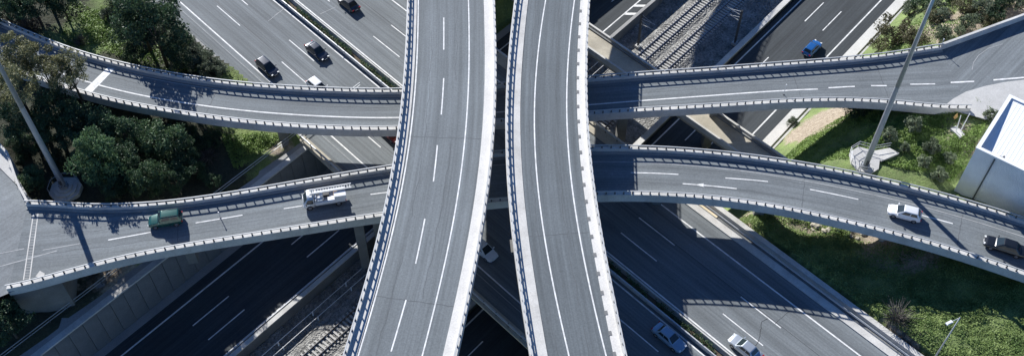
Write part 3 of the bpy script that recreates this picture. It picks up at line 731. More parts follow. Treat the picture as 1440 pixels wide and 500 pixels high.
# expansion joint ladder
ej = empty('expansion_joint', G(45, 345, ZS)); tag(ej, 'pale ladder shaped expansion joint across the left end of the lower ramp', 'expansion joint')
for a_, b_ in (((47, 300), (33, 393)), ((53.5, 300), (41.5, 393))): child(seam('joint_bar', [a_, b_], ZS + .012, .13, M['conc'], None), ej)
for i in range(24):
    t = (i + .5) / 24; child(seam('joint_tooth', [(47 - 14 * t, 300 + 93 * t), (53.5 - 12 * t, 300 + 93 * t)], ZS + .009, .09, M['verge_grey'], None), ej)
mp_ = tag(poly_sheet('drain_cover', [(50, 388), (56, 380), (63, 384), (60, 391)], ZS + .01, M['conc']), 'pale concrete drain patch beside the lower ramp parapet, far left', 'drain cover')
# solid walls that carry the ramp parapets on past the decks
def wall_px(name, pix, z0, h, th, mat, label, cap=True):
    C = resample(catmull([(tuple(G(*q, z0 + h))[:2] if len(q) == 2 else q[:2]) for q in pix]), .8); T = np.gradient(C, axis=0); T /= np.linalg.norm(T, axis=1)[:, None]; N = np.stack([T[:, 1], -T[:, 0]], 1)
    V = []; F = []
    for i, (c, n_) in enumerate(zip(C, N)):
        for o_, z in ((-th / 2, z0 - 3), (th / 2, z0 - 3), (th / 2, z0 + h), (-th / 2, z0 + h)): V.append((c[0] + n_[0] * o_, c[1] + n_[1] * o_, z))
        if i: B = 4 * i; F += [(B - 4 + k, B - 4 + (k + 1) % 4, B + (k + 1) % 4, B + k) for k in range(4)]
    F += [(3, 2, 1, 0), tuple(range(len(V) - 4, len(V)))]
    me = mesh(name, V, F, mat); bm = bmesh.new(); bm.from_mesh(me); bmesh.ops.recalc_face_normals(bm, faces=bm.faces); bm.to_mesh(me); bm.free()
    return tag(link(name, me), label, 'wall')
wall_px('parapet_wall', [N1.pt(N1.len - .3, 'L', .18, 0), (1380, 42), (1410, 31), (1440, 20), (1500, -4), (1600, -30)], ZN, 1.1, .35, M['conc'], 'solid curved parapet wall continuing the upper ramp edge, top right corner')
wall_px('parapet_wall', [S1.pt(.3, 'L', .18, 0), (27, 262), (21, 248), (12, 222), (6, 210), (-40, 165)], ZS, .9, .3, M['conc'], 'pale curved parapet wall round the footway at the far left')
# abutments
def abut(R, d0, d1, name, label, zb=-.5, out=0):
    r = R.sweep(name, [('L', .25, -.95), ('R', .25, -.95), ('R', .25, zb - R.z), ('L', .25, zb - R.z)], M['pier'], None, d0, d1); return tag(r, label, 'abutment')
abut(S1, 0, 5.5, 'abutment', 'grey concrete abutment under the left end of the lower ramp')
abut(N1, N1.locate(1270, 110)[0], N1.len - .3, 'abutment', 'grey concrete abutment under the right end of the upper ramp', 1.0)


# ------------------------------------------------------------------ masts, poles, small street furniture
def high_mast(px, py, zb, label, plat, flare):
    b = G(px, py, zb); t = empty('light_mast', b); tag(t, label, 'light mast', 'tall lighting masts')
    Hh = 34.0
    q = MB().tube((0, 0, .5), (0, 0, Hh * .45), .40, .31, 12, False).tube((0, 0, Hh * .45), (0, 0, Hh), .30, .16, 12)
    q.build('pole', M['mast'], t, True)
    MB().tube((0, 0, .02), (0, 0, .5), .62, .58, 12).build('base_flange', M['mast'], t)
    for k_ in range(8):
        a = math.pi * k_ / 4; MB().tube((.55 * math.cos(a), .55 * math.sin(a), .5), (.55 * math.cos(a), .55 * math.sin(a), .62), .05, .05, 6).build('anchor_bolt', M['post'], t)
    MB().box((.0, -.36, 1.2), (.35, .16, .8)).build('access_door', M['post'], t)
    ring = MB()
    for k_ in range(16):
        a, c = 2 * math.pi * k_ / 16, 2 * math.pi * (k_ + 1) / 16
        ring.tube((1.5 * math.cos(a), 1.5 * math.sin(a), Hh), (1.5 * math.cos(c), 1.5 * math.sin(c), Hh), .08, .08, 6)
    cr = ring.build('lamp_ring', M['mast'], t)
    for k_ in range(6):
        a = math.pi * k_ / 3; MB().box((1.7 * math.cos(a), 1.7 * math.sin(a), Hh - .1), (.6, .4, .25), a).build('floodlight', M['mast'], cr)
    return t
m1 = high_mast(90, 262, 3.95, 'tall grey lighting mast among the trees on the left, rising from a round concrete base', None, None)
m2 = high_mast(1216, 234, 4.0, 'tall grey lighting mast on the grass at the right, rising from a paved hexagon', None, None)
# platforms
c = m1.location; pf = empty('mast_platform', (c.x, c.y, 3.0)); tag(pf, 'stepped octagonal concrete platform round the foot of the left mast', 'platform')
for r, z0, z1 in ((2.1, -1.6, .45), (1.6, .45, .7), (1.05, .7, .93)):
    P_ = [(r * math.cos(math.pi * (k_ + .5) / 4), r * math.sin(math.pi * (k_ + .5) / 4)) for k_ in range(8)]
    MB().prism(P_, z0, z1).build('step', M['conc'], pf)
for k_ in range(8):
    a = math.pi * (k_ + .5) / 4; MB().tube((2.0 * math.cos(a), 2.0 * math.sin(a), .4), (2.0 * math.cos(a), 2.0 * math.sin(a), 1.4), .03).build('guard_post', M['rail_steel'], pf)
    b_ = a + math.pi / 4
    if k_ not in (5, 6): MB().tube((2.0 * math.cos(a), 2.0 * math.sin(a), 1.4), (2.0 * math.cos(b_), 2.0 * math.sin(b_), 1.4), .03).build('guard_bar', M['rail_steel'], pf)
pv = empty('mast_platform', (m2.location.x, m2.location.y, 4.0)); tag(pv, 'pale paved hexagonal platform with steel railing under the right mast', 'platform')
hexa = [(1195, 213), (1207, 205.5), (1228, 211), (1238, 222), (1236, 237), (1226, 243.5), (1206, 240), (1197, 229)]
P_ = [G(x, y, 4.0) - Vector((m2.location.x, m2.location.y, 0)) for x, y in hexa]
cen = sum((Vector((p.x, p.y, 0)) for p in P_), Vector()) / len(P_)
for k_ in range(len(P_)):
    a_, b_ = P_[k_], P_[(k_ + 1) % len(P_)]
    ce = cen + (Vector((a_.x + b_.x, a_.y + b_.y, 0)) / 2 - cen) * .03
    sh = lambda p: (p.x + (cen.x - p.x) * .015 + (((a_.x + b_.x) / 2) - p.x) * .012, p.y + (cen.y - p.y) * .015 + (((a_.y + b_.y) / 2) - p.y) * .012)
    MB().prism([sh(Vector((a_.x, a_.y, 0))), sh(Vector((b_.x, b_.y, 0))), (ce.x, ce.y)], -.6, -.02 + .006 * (k_ % 3)).build('paving_slab', M['apron'], pv)
rampP = [G(x, y, 4.0) - Vector((m2.location.x, m2.location.y, 0)) for x, y in [(1229, 211.5), (1251, 207.5), (1265, 215), (1239, 226)]]
MB().prism([(p.x, p.y) for p in rampP], -.6, -.03).build('ramp_slab', M['conc'], pv)
for k_ in (0, 1, 5, 6, 7):
    a_, b_ = P_[k_], P_[(k_ + 1) % len(P_)]
    for z in (.5, 1.0): MB().tube((a_.x, a_.y, z), (b_.x, b_.y, z), .035).build('guard_bar', M['rail_steel'], pv)
    MB().tube((a_.x, a_.y, 0), (a_.x, a_.y, 1.0), .04).build('guard_post', M['rail_steel'], pv)
for z in (.5, 1.0): MB().tube((rampP[0].x, rampP[0].y, z), (rampP[1].x, rampP[1].y, z), .035).build('guard_bar', M['rail_steel'], pv)

def street_light(top, zt, zb, label, arm=1.5, rz=0):
    p = G(top[0], top[1], zt); t = empty('street_light', (p.x, p.y, zb), rz); tag(t, label, 'street light')
    h = zt - zb
    MB().tube((0, 0, 0), (0, 0, h), .10, .055, 10).build('pole', M['rail_steel'], t, True)
    a = MB().tube((0, 0, h - .05), (arm, 0, h + .12), .045, .04, 8).build('arm', M['rail_steel'], t)
    MB().box((arm + .3, 0, h + .12), (.85, .34, .14)).box((arm + .3, 0, h + .20), (.6, .24, .05)).build('lamp_head', M['white'], t)
    MB().tube((0, 0, 0), (0, 0, .25), .2, .17, 10).build('base', M['post'], t)
street_light((1350, 446), 11.5, 1.8, 'slim pale street light on the grass at the lower right, arm pointing left', 1.3, math.radians(207))

def marker(px, py, zb, h, label, lamp=True):
    p = G(px, py, zb); t = empty('road_post', p); tag(t, label, 'post')
    MB().tube((0, 0, 0), (0, 0, h), .05, .045, 8).build('pole', M['rail_steel'], t); MB().tube((0, 0, h), (0, 0, h + .12), .09, .07, 8).build('cap', M['white'], t)
    MB().box((0, 0, .03), (.22, .22, .06)).build('base_plate', M['post'], t)
marker(1102, 133, ZN, 1.9, 'thin pale post on the upper ramp right of the high viaducts')
marker(310, 306, ZS, 1.1, 'thin pale post on the lower ramp between the green car and the truck')
marker(1321, 70, ZN, 2.0, 'thin pale post at the upper ramp parapet near the top right')

# sign and leaning poles near the right abutment
p = G(1340, 172, 4.6); t = empty('warning_sign', p); tag(t, 'small orange diamond sign on a post below the upper ramp end', 'sign')
MB().tube((0, 0, 0), (0, 0, 1.3), .035).build('post', M['rail_steel'], t)
MB().add([(0, -.05, .6), (.3, -.05, 1.15), (0, -.05, 1.9), (-.3, -.05, 1.15), (0, -.02, .6), (.3, -.02, 1.15), (0, -.02, 1.9), (-.3, -.02, 1.15)], [(0, 1, 2, 3), (7, 6, 5, 4), (0, 4, 5, 1), (1, 5, 6, 2), (2, 6, 7, 3), (3, 7, 4, 0)]).build('plate', plain('faded_orange', (.52, .32, .12), .6), t)
p = G(1346, 187, 4.7); t = empty('barrier_gate_post', p); tag(t, 'pair of thin white poles on a concrete block on the grass at the right', 'pole')
MB().box((0, 0, .1), (1.0, 1.8, .5), .5).build('block', M['conc'], t)
for dx, hh in ((-.3, 3.2), (.35, 3.6)): MB().tube((dx, .2 * dx, .3), (dx * 1.6, .3, hh), .06, .05, 8).build('pole', M['white'], t)

# catenary masts in the rail trench
def catenary(px, py, h, label, side):
    b = G(px, py, ZR); t = empty('catenary_mast', b, math.atan2(BD.y, BD.x)); tag(t, label, 'catenary mast', 'catenary masts along the railway')
    q = MB()
    for dx in (-.13, .13): q.box((dx, 0, h / 2), (.06, .26, h))
    q.build('mast', M['post'], t); MB().box((0, 0, .15), (.8, .8, .5)).build('foundation', M['conc'], t)
    q = MB()
    for i in range(int(h / .8)): q.tube((-.13, 0, .6 + .8 * i), (.13, 0, 1.0 + .8 * i), .02, .02, 5)
    q.build('lattice', M['post'], t)
    for z, l in ((h - 1.0, 2.6), (h - 2.2, 2.4)):
        a = MB().tube((0, 0, z), (0, -l * side, z + .25), .045, .04, 6).tube((0, 0, z + .8), (0, -l * side * .8, z + .2), .03, .03, 6).build('cantilever', M['rail_steel'], t)
        MB().tube((0, -.35 * side, z + .02), (0, -.65 * side, z + .05), .08, .08, 8).build('insulator', M['sleeper'], a)
catenary(897, 66, 7.2, 'dark steel catenary mast at the left edge of the sunlit railway, top centre right', 1)
catenary(1033, 62, 7.2, 'slim steel catenary mast beside the wall right of the railway, near the top', -1)
for o, z, lab in ((3.3, .55, 'pale cable pipe along the trench floor below the lower road, nearer the wall'), (4.3, .35, 'pale cable pipe along the trench floor, nearer the tracks')):
    q = MB()
    for i in range(18): q.tube(PB(-60 + 7.5 * i, o, ZR + z), PB(-52.5 + 7.5 * i, o, ZR + z), .05, .05, 6, False)
    for i in range(22): q.box(PB(-60 + 6 * i, o, ZR + z / 2 - .2), (.16, .16, z + .4))
    tag(q.build('cable_pipe', M['white']), lab, 'pipe')
for o, lab in ((7.8, 'overhead wire above the left railway track'), (11.7, 'overhead wire above the right railway track')):
    q = MB()
    for i in range(30): q.tube(PB(-60 + 10 * i, o, ZR + 5.3), PB(-50 + 10 * i, o, ZR + 5.3), .018, .018, 4, False)
    tag(q.build('overhead_wire', M['black']), lab, 'wire')

# ------------------------------------------------------------------ warehouse at the right edge
def warehouse():
    zb, zt = 2.6, 11.9
    c0 = G(1373, 208, zt); c1 = G(1440, 240, zt); c2 = G(1427, 145, zt)
    u = (c1 - c0).normalized(); v = (c2 - c0); v = (v - u * v.dot(u)); Lv = v.length; v.normalize()
    Lu, Lv = 34.0, 11.2
    t = empty('warehouse', (c0.x, c0.y, 0)); tag(t, 'white metal warehouse with a ribbed pitched roof at the right edge', 'building')
    W = lambda a, b, z: u * a + v * b + Vector((0, 0, z))
    wallm = NB('ribbed_cladding', .5); wv = wallm.n('ShaderNodeTexWave'); wv.inputs['Scale'].default_value = 1.6; wv.bands_direction = 'X'
    wallm.l(wallm.coord('UV'), wv.inputs['Vector']); wallm.bump(wv.outputs['Fac'], .3, .04)
    wallm.col(wallm.scale((.72, .74, .75), wallm.rng(wallm.noise(wallm.coord('Object'), .4, 5), .3, .7, .88, 1.1)))
    roofm = plain('roof_sheet', (.78, .79, .79), .45, 0, .05, .4)
    th = .35
    def wl(name, a0, b0, a1, b1):
        d = Vector((a1 - a0, b1 - b0)).normalized(); n_ = Vector((d.y, -d.x)) * -th
        P_ = [W(a0, b0, 0), W(a1, b1, 0), W(a1 + n_.x, b1 + n_.y, 0), W(a0 + n_.x, b0 + n_.y, 0)]
        q = MB().prism([(p.x, p.y) for p in P_], zb, zt); me = q.build(name, wallm.m, t)
        ul = me.data.uv_layers.new(name='UVMap')
        for lp in me.data.loops:
            co = me.data.vertices[lp.vertex_index].co; ul.data[lp.index].uv = (co.x * d.x + co.y * d.y if False else (co - W(0, 0, 0)).dot(u) + (co - W(0, 0, 0)).dot(v), co.z)
        return me
    wl('wall', 0, 0, Lu, 0); wl('wall', Lu, th, Lu, Lv - th); wl('wall', Lu, Lv, 0, Lv); wl('wall', 0, Lv - th, 0, th)
    # parapet coping
    for a0, b0, a1, b1 in ((-.08, -.08, Lu + .08, .4), (-.08, Lv - .4, Lu + .08, Lv + .08), (-.08, .4, .4, Lv - .4), (Lu - .4, .4, Lu + .08, Lv - .4)):
        P_ = [W(a0, b0, 0), W(a1, b0, 0), W(a1, b1, 0), W(a0, b1, 0)]; MB().prism([(p.x, p.y) for p in P_], zt, zt + .12).build('coping', roofm, t)
    # sheet roof sunk behind the parapet, slightly pitched along v
    
    n = int((Lu - .8) / .5); rm = None
    for i in range(n):
        a0, a1 = .38 + i * .5, .38 + i * .5 + .5; V = []
        for b_, z in ((.36, zt - .75), (Lv / 2, zt - .42), (Lv - .36, zt - .08)):
            for a_, dz in ((a0, 0), (a1 - .10, 0), (a1 - .07, .018), (a1 - .03, .018), (a1, 0)): V.append(W(a_, b_, z + dz))
        F = [(r * 5 + k_, r * 5 + k_ + 1, r * 5 + k_ + 6, r * 5 + k_ + 5) for r in (0, 1) for k_ in range(4)]
        if rm is None:
            rm = mesh('roof_sheet', [p - W(a0, 0, 0) for p in V], F, roofm)
        o = link('roof_sheet', rm, t); o.location = W(a0, 0, 0)
    p = W(3.1, .8, zt - .7); MB().box(p, (.7, .5, .5), math.atan2(u.y, u.x)).tube(p + Vector((.2, 0, 0)), p + Vector((.2, 0, .6)), .09).build('roof_vent', M['black'], t)
    p = W(2.6, -.06, 7.0); MB().tube(W(2.5, -.1, zb), W(2.5, -.1, zt - .3), .09, .09, 8).build('downpipe', M['post'], t)
warehouse()

# ------------------------------------------------------------------ vehicles (local x forward, wheels on z = 0)
def vehicle(px, py, z, head, label, paint, cat='car', L=4.2, Wd=1.75, Ht=1.48, style='hatch', zoff=.55):
    p = G(px, py, z + zoff); rz = math.atan2(head[1], head[0])
    t = empty('van' if style == 'van' else 'car', (p.x, p.y, z + .012), rz); tag(t, label, cat)
    hw = Wd / 2; x0 = -L / 2; x1 = L / 2; belt = Ht * .60; hood = Ht * .56; gz_ = .20
    # body shell: lofted sections (x, half width, low z, shoulder z, top z)
    rear_top = belt if style != 'sedan' else Ht * .61
    S = [(x0, .80, .42, .60, .72), (x0 + .10, .92, .28, .62, rear_top - .06), (x0 + .45, .985, gz_, .66, rear_top), (x0 + L * .32, 1.0, gz_, .68, belt), (x0 + L * .55, 1.0, gz_, .66, belt), (x0 + L * .72, .99, gz_, .64, hood),
         (x1 - .42, .96, gz_, .60, hood - .10), (x1 - .14, .86, .24, .52, hood - .20), (x1, .70, .32, .48, .60)]
    V = []; F = []; m = 8
    for x, wf, zl, zs_, zt in S:
        h_ = hw * wf
        V += [(x, -h_ * .9, zl), (x, -h_, zl + .14), (x, -h_, zs_), (x, -h_ * .88, zt), (x, h_ * .88, zt), (x, h_, zs_), (x, h_, zl + .14), (x, h_ * .9, zl)]
    for i in range(len(S) - 1):
        b = i * m; F += [(b + k_, b + (k_ + 1) % m, b + m + (k_ + 1) % m, b + m + k_) for k_ in range(m)]
    F += [tuple(range(m)), tuple(range(len(V) - 1, len(V) - m - 1, -1))]
    me = mesh('body', V, F, paint)
    bm = bmesh.new(); bm.from_mesh(me); bmesh.ops.recalc_face_normals(bm, faces=bm.faces)
    bmesh.ops.bevel(bm, geom=[e for e in bm.edges], offset=.07, segments=3, affect='EDGES', profile=.6); bm.to_mesh(me); bm.free()
    me.polygons.foreach_set('use_smooth', [True] * len(me.polygons)); body = link('body', me, t)
    # cabin
    if style == 'sedan': xs = (x0 + L * .14, x0 + L * .27, x0 + L * .56, x0 + L * .74)
    elif style == 'suv': xs = (x0 + .06, x0 + .30, x0 + L * .58, x0 + L * .71)
    else: xs = (x0 + .10, x0 + .58, x0 + L * .55, x0 + L * .77)
    zb = belt - .04; wb = hw * .90; wt = hw * .68; zt = Ht
    B = [(xs[0], -wb, zb), (xs[3], -wb, zb), (xs[3], wb, zb), (xs[0], wb, zb)]; T = [(xs[1], -wt, zt), (xs[2], -wt, zt), (xs[2], wt, zt), (xs[1], wt, zt)]
    CV = B + T; CF = [(0, 1, 5, 4), (1, 2, 6, 5), (2, 3, 7, 6), (3, 0, 4, 7), (4, 5, 6, 7)]
    me = mesh('cabin', CV, CF, paint); bm = bmesh.new(); bm.from_mesh(me); bmesh.ops.recalc_face_normals(bm, faces=bm.faces)
    bmesh.ops.bevel(bm, geom=[e for e in bm.edges if not e.is_boundary], offset=.15, segments=4, affect='EDGES', profile=.6); bm.to_mesh(me); bm.free()
    me.polygons.foreach_set('use_smooth', [True] * len(me.polygons)); link('cabin', me, t)
    def pane(name, q, u0, u1, v0, v1, out=.03):
        a, b_, c_, d_ = (Vector(CV[i]) for i in q); n_ = (b_ - a).cross(d_ - a).normalized()
        if n_.dot((a + c_) / 2 - Vector((0, 0, zb + .2))) < 0: n_ = -n_
        bl = lambda u_, v_: (a * (1 - u_) + b_ * u_) * (1 - v_) + (d_ * (1 - u_) + c_ * u_) * v_
        fr = [bl(u0, v0), bl(u1, v0), bl(u1, v1), bl(u0, v1)]
        V_ = [f + n_ * (out - .028) for f in fr] + [f + n_ * .012 for f in fr]
        o = obj(name, V_, [(4, 5, 6, 7), (0, 1, 5, 4), (1, 2, 6, 5), (2, 3, 7, 6), (3, 0, 4, 7)], M['glass'], t)
        bm = bmesh.new(); bm.from_mesh(o.data); bmesh.ops.recalc_face_normals(bm, faces=bm.faces); bm.to_mesh(o.data); bm.free()
    pane('windscreen', (1, 2, 6, 5), .07, .93, .12, .93); pane('rear_window', (3, 0, 4, 7), .1, .9, .25, .88)
    for q in ((0, 1, 5, 4), (2, 3, 7, 6)):
        if q[0] == 0: a_, b_, c_ = (.10, .46, .86)
        else: a_, b_, c_ = (.14, .54, .90)
        pane('side_window', q, a_, b_ - .02, .28, .86); pane('side_window', q, b_ + .02, c_, .28, .86)
    for sx in (x0 + L * .19, x1 - L * .20):
        for sy in (-1, 1):
            y = sy * (hw - .10)
            wl_ = MB().tube((sx, y - .105, .32), (sx, y + .105, .32), .325, .325, 16).build('tyre', M['tyre'], t)
            MB().tube((sx, sy * (hw - .005), .32), (sx, sy * (hw + .012), .32), .20, .18, 12).build('rim', M['rim'], wl_)
    for sy in (-1, 1):
        MB().box((x1 - .10, sy * hw * .60, .60), (.2, .28, .11), -sy * .25).build('headlight', M['lamp'], t)
        MB().box((x0 + .06, sy * hw * .72, .74), (.12, .28, .2), sy * .2).build('tail_light', M['red'], t)
        MB().box((xs[3] - .22, sy * (hw + .06), belt + .04), (.14, .2, .13), sy * .2).build('mirror', paint, t)
    MB().box((x1 + .004, 0, .42), (.02, .52, .11)).build('number_plate', M['white'], t); MB().box((x0 - .004, 0, .55), (.02, .52, .11)).build('number_plate', M['white'], t)
    MB().box((x1 - .03, 0, .33), (.06, hw * 1.2, .1)).build('grille', M['black'], t)
    if style == 'suv':
        for sy in (-1, 1): MB().tube((xs[1] + .1, sy * wt * .92, Ht + .05), (xs[2] - .1, sy * wt * .92, Ht + .05), .025).build('roof_rack', M['black'], t)
    return t
dA = (AD.x, AD.y); rA = (-AD.x, -AD.y); dB = (BD.x, BD.y); rB = (-BD.x, -BD.y)
def tang(R, px, py, sg=-1): d, _ = R.locate(px, py); i = int(np.argmin(abs(R.s - d))); return (sg * R.T[i][0], sg * R.T[i][1])
cp = {k_: carpaint('car_paint_' + k_, c_, m_, r_) for k_, c_, m_, r_ in (('midnight', (.014, .02, .035), .2, .3), ('black', (.010, .012, .015), .1, .3), ('white', (.66, .67, .68), 0, .35), ('green', (.012, .075, .062), .25, .22), ('red', (.13, .008, .01), .1, .3), ('blue', (.02, .12, .36), .3, .3), ('silver', (.42, .46, .50), .5, .35), ('pale_blue', (.24, .34, .45), .4, .35))}
vehicle(376, 94, 0, dA, 'dark blue car in the left lane, about to pass under the upper left ramp', cp['midnight'])
vehicle(446, 72, 0, dA, 'dark blue car in the lane beside the median hedge, upper left', cp['midnight'], L=4.3, style='sedan')
vehicle(448, 123, 0, dA, 'white car half hidden under the upper left ramp', cp['white'])
vehicle(548, 186, 0, dA, 'dark red car half hidden between upper left ramp and left viaduct', cp['red'], style='sedan')
vehicle(490, 5, 0, rA, 'black car with a shiny bonnet, cut by the top edge of the picture', cp['black'], style='sedan')
vehicle(941, 474, 0, dA, 'pale blue car in the shade of the viaducts, bottom right of centre', cp['pale_blue'], L=4.5, style='sedan')
vehicle(1048, 489, 0, rA, 'silver white car in sunlight at the bottom edge right of centre', cp['silver'], L=4.4, style='sedan')
vehicle(680, 350, 0, dA, 'pale car in deep shade seen between the twin viaducts', cp['white'])
vehicle(1142, 68, ZB, dB, 'bright blue car on the lower road above the upper right ramp', cp['blue'], L=4.0)
vehicle(232, 307, ZS, tang(S1, 232, 318), 'dark green off-road car on the left part of the lower ramp', cp['green'], L=4.2, Ht=1.75, style='suv', zoff=.8)
vehicle(1272, 299, ZS, tang(S1, 1272, 305), 'white hatchback on the right part of the lower ramp', cp['white'], L=4.05)
vehicle(1413, 346, ZS, tang(S1, 1413, 350), 'black car with shiny windscreen near the right end of the lower ramp', cp['black'], L=4.9, style='sedan')

def recovery_truck(px, py, z):
    p = G(px, py, z + .7); h = tang(S1, px, py + 6); t = empty('recovery_truck', (p.x, p.y, z + .012), math.atan2(h[1], h[0]))
    t.scale = (.97, 1.0, 1.0); tag(t, 'white recovery truck carrying a long folded ladder boom on the lower ramp', 'truck')
    wp_ = M['white_paint'] = carpaint('truck_white', (.66, .67, .68), 0, .4)
    MB().box((-.2, 0, .55), (5.0, .9, .22)).build('chassis', M['black'], t)
    # cab
    V = [(1.25, -.95, .4), (2.75, -.9, .4), (2.75, .9, .4), (1.25, .95, .4), (1.25, -.98, 1.15), (2.72, -.92, 1.05), (2.72, .92, 1.05), (1.25, .98, 1.15), (1.28, -.85, 2.0), (2.05, -.82, 2.0), (2.05, .82, 2.0), (1.28, .85, 2.0)]
    F = [(3, 2, 1, 0), (8, 9, 10, 11)] + [(b + i, b + (i + 1) % 4, b + 4 + (i + 1) % 4, b + 4 + i) for b in (0, 4) for i in range(4)]
    me = mesh('cab', V, F, wp_); bm = bmesh.new(); bm.from_mesh(me); bmesh.ops.recalc_face_normals(bm, faces=bm.faces); bmesh.ops.bevel(bm, geom=list(bm.edges), offset=.07, segments=2, affect='EDGES'); bm.to_mesh(me); bm.free()
    me.polygons.foreach_set('use_smooth', [True] * len(me.polygons)); link('cab', me, t)
    obj('windscreen', [(2.63, -.78, 1.2), (2.63, .78, 1.2), (2.14, .70, 1.92), (2.14, -.70, 1.92)], [(0, 1, 2, 3)], M['glass'], t)
    for sy in (-1, 1):
        obj('side_window', [(1.4, sy * .985, 1.22), (2.45, sy * .955, 1.22), (2.05, sy * .868, 1.88), (1.4, sy * .895, 1.88)], [(0, 1, 2, 3)], M['glass'], t)
        MB().box((2.3, sy * 1.1, 1.35), (.12, .2, .3)).build('mirror', M['black'], t)
        MB().box((2.74, sy * .62, .72), (.08, .34, .18)).build('headlight', M['lamp'], t); MB().box((-2.72, sy * .7, .7), (.08, .3, .16)).build('tail_light', M['red'], t)
    MB().box((1.6, 0, 2.07), (.3, 1.2, .12)).build('beacon_bar', plain('beacon_glass', (.5, .5, .48), .3), t)
    # bed with side lockers and gear
    MB().box((-.75, 0, .78), (3.9, 1.95, .12)).build('bed', M['rail_steel'], t)
    for sy in (-1, 1): MB().box((-.75, sy * .9, 1.02), (3.9, .16, .42)).build('side_locker', wp_, t)
    MB().box((1.05, 0, 1.3), (.14, 1.8, 1.0)).build('headboard', wp_, t)
    MB().box((.55, .45, 1.15), (.7, .7, .65)).build('locker', wp_, t); MB().box((-.9, .5, 1.0), (.9, .6, .35)).build('locker', wp_, t)
    MB().box((-.3, -.35, 1.05), (.8, .55, .45)).build('winch', M['black'], t); MB().box((-1.5, -.2, .98), (.5, .8, .3)).build('crate', plain('tan', (.35, .25, .16), .8), t)
    MB().tube((.3, .1, .84), (.3, .1, 1.75), .28, .22, 12).build('turret', wp_, t)
    # ladder boom
    bm_ = MB()
    for y in (-.32, .32): bm_.box((-1.0, y - .25, 2.12), (5.4, .09, .16))
    lad = bm_.build('ladder', M['rail_steel'], t)
    rg = mesh('rung', *(lambda b: (b.V, b.F))(MB().box((0, 0, 0), (.07, .56, .06))), M['rail_steel'])
    for i in range(16): c = link('rung', rg, lad); c.location = (-3.5 + i * .34, -.25, 2.12)
    MB().box((-2.1, .62, 1.62), (1.5, .8, .75)).build('basket', wp_, t)
    for sx in (-1.75, 1.95):
        for sy in (-1, 1):
            w_ = MB().tube((sx, sy * .85 - .14, .40), (sx, sy * .85 + .14, .40), .40, .40, 16).build('tyre', M['tyre'], t); MB().tube((sx, sy * .99, .40), (sx, sy * 1.01, .40), .22, .2, 12).build('rim', M['rim'], w_)
recovery_truck(456, 279, ZS)

# ------------------------------------------------------------------ vegetation
LM = {'deep': leafmat('deep_green_leaf', (.030, .060, .034), (.078, .130, .062)),
      'mid': leafmat('green_leaf', (.045, .088, .042), (.12, .19, .085)),
      'olive': leafmat('olive_leaf', (.085, .098, .05), (.25, .24, .115)),
      'grey': leafmat('grey_green_leaf', (.075, .10, .065), (.20, .235, .155)),
      'sage': leafmat('sage_leaf', (.12, .155, .09), (.26, .30, .19)),
      'dry': leafmat('dry_leaf', (.085, .085, .045), (.18, .165, .095)),
      'twig': leafmat('bare_twig', (.09, .08, .075), (.20, .185, .17)),
      'grass': leafmat('grass_blade', (.095, .165, .035), (.23, .33, .09), .5),
      'cover': leafmat('ground_cover_leaf', (.10, .165, .045), (.25, .33, .11), .6)}
def leaves(C, size, up=.3):
    """many single leaf quads around points C (n,3), normals n"""
    n = len(C); a = rng.normal(size=(n, 3)); a[:, 2] += up; a /= np.linalg.norm(a, axis=1)[:, None]
    b = rng.normal(size=(n, 3)); u = np.cross(a, b); u /= np.linalg.norm(u, axis=1)[:, None]; v = np.cross(a, u)
    s = size * rng.uniform(.6, 1.3, (n, 1)); u = u * s; v = v * s * .6
    V = np.stack([C - u, C + v * .9, C + u, C - v * .9], 1).reshape(-1, 3)
    F = np.arange(4 * n).reshape(-1, 4); return V, F
def crown_pts(n, rx, rz, clumps, fill=.45, seed=0, irr=.35, low=-.6):
    r = np.random.default_rng(seed); cs = []
    while len(cs) < clumps:
        p = r.normal(size=3); p /= np.linalg.norm(p); k_ = r.uniform(.45, 1.0) ** .6 * (1 + r.uniform(-irr, irr))
        if p[2] < low: continue
        cs.append((p * k_ * np.array([rx, rx, rz]), r.uniform(.22, .42) * rx))
    m = n // clumps; P = []
    for c, cr in cs:
        d = r.normal(size=(m, 3)); d /= np.linalg.norm(d, axis=1)[:, None]
        P.append(c + d * cr * r.uniform(fill, 1.05, (m, 1)) * np.array([1, 1, .8]))
    return np.vstack(P), cs
def mk_tree(seed, mat, rx=2.2, rz=2.2, trunk=2.0, n=2600, clumps=26, leaf=.20, irr=.35):
    P, cs = crown_pts(n, rx, rz, clumps, .5, seed, irr); P[:, 2] += trunk + rz * .75
    V, F = leaves(P, leaf); cm = mesh('crown', V.tolist(), F.tolist(), LM[mat])
    q = MB().tube((0, 0, -.6), (0, 0, trunk), .05 * rx + .08, .035 * rx + .05, 8).tube((0, 0, trunk), (.1, .05, trunk + rz * .8), .035 * rx + .05, .04, 7)
    for c, cr in cs[:9]: q.tube((0, 0, trunk * .8 + abs(c[2]) * .1), (c[0] * .85, c[1] * .85, trunk + rz * .75 + c[2] * .8), .06, .02, 5, False)
    return cm, mesh('trunk', q.V, q.F, M['bark'])
def mk_bare(seed, rx=1.6, n=260):
    r = np.random.default_rng(seed); q = MB()
    for i in range(n):
        d = r.normal(size=3); d[2] = abs(d[2]) * .9 + .2; d /= np.linalg.norm(d); a = d * r.uniform(.1, .6) * rx; e = a + (d + r.normal(size=3) * .45) * r.uniform(.25, .7) * rx
        q.tube(a, e, .022, .010, 3, False)
    st = MB()
    for i in range(7):
        d = r.normal(size=3); d[2] = abs(d[2]) + .4; d /= np.linalg.norm(d); st.tube((0, 0, -.4), d * rx * .8, .05, .02, 5)
    return mesh('crown', q.V, q.F, LM['twig']), mesh('trunk', st.V, st.F, M['bark'])
PR = {}
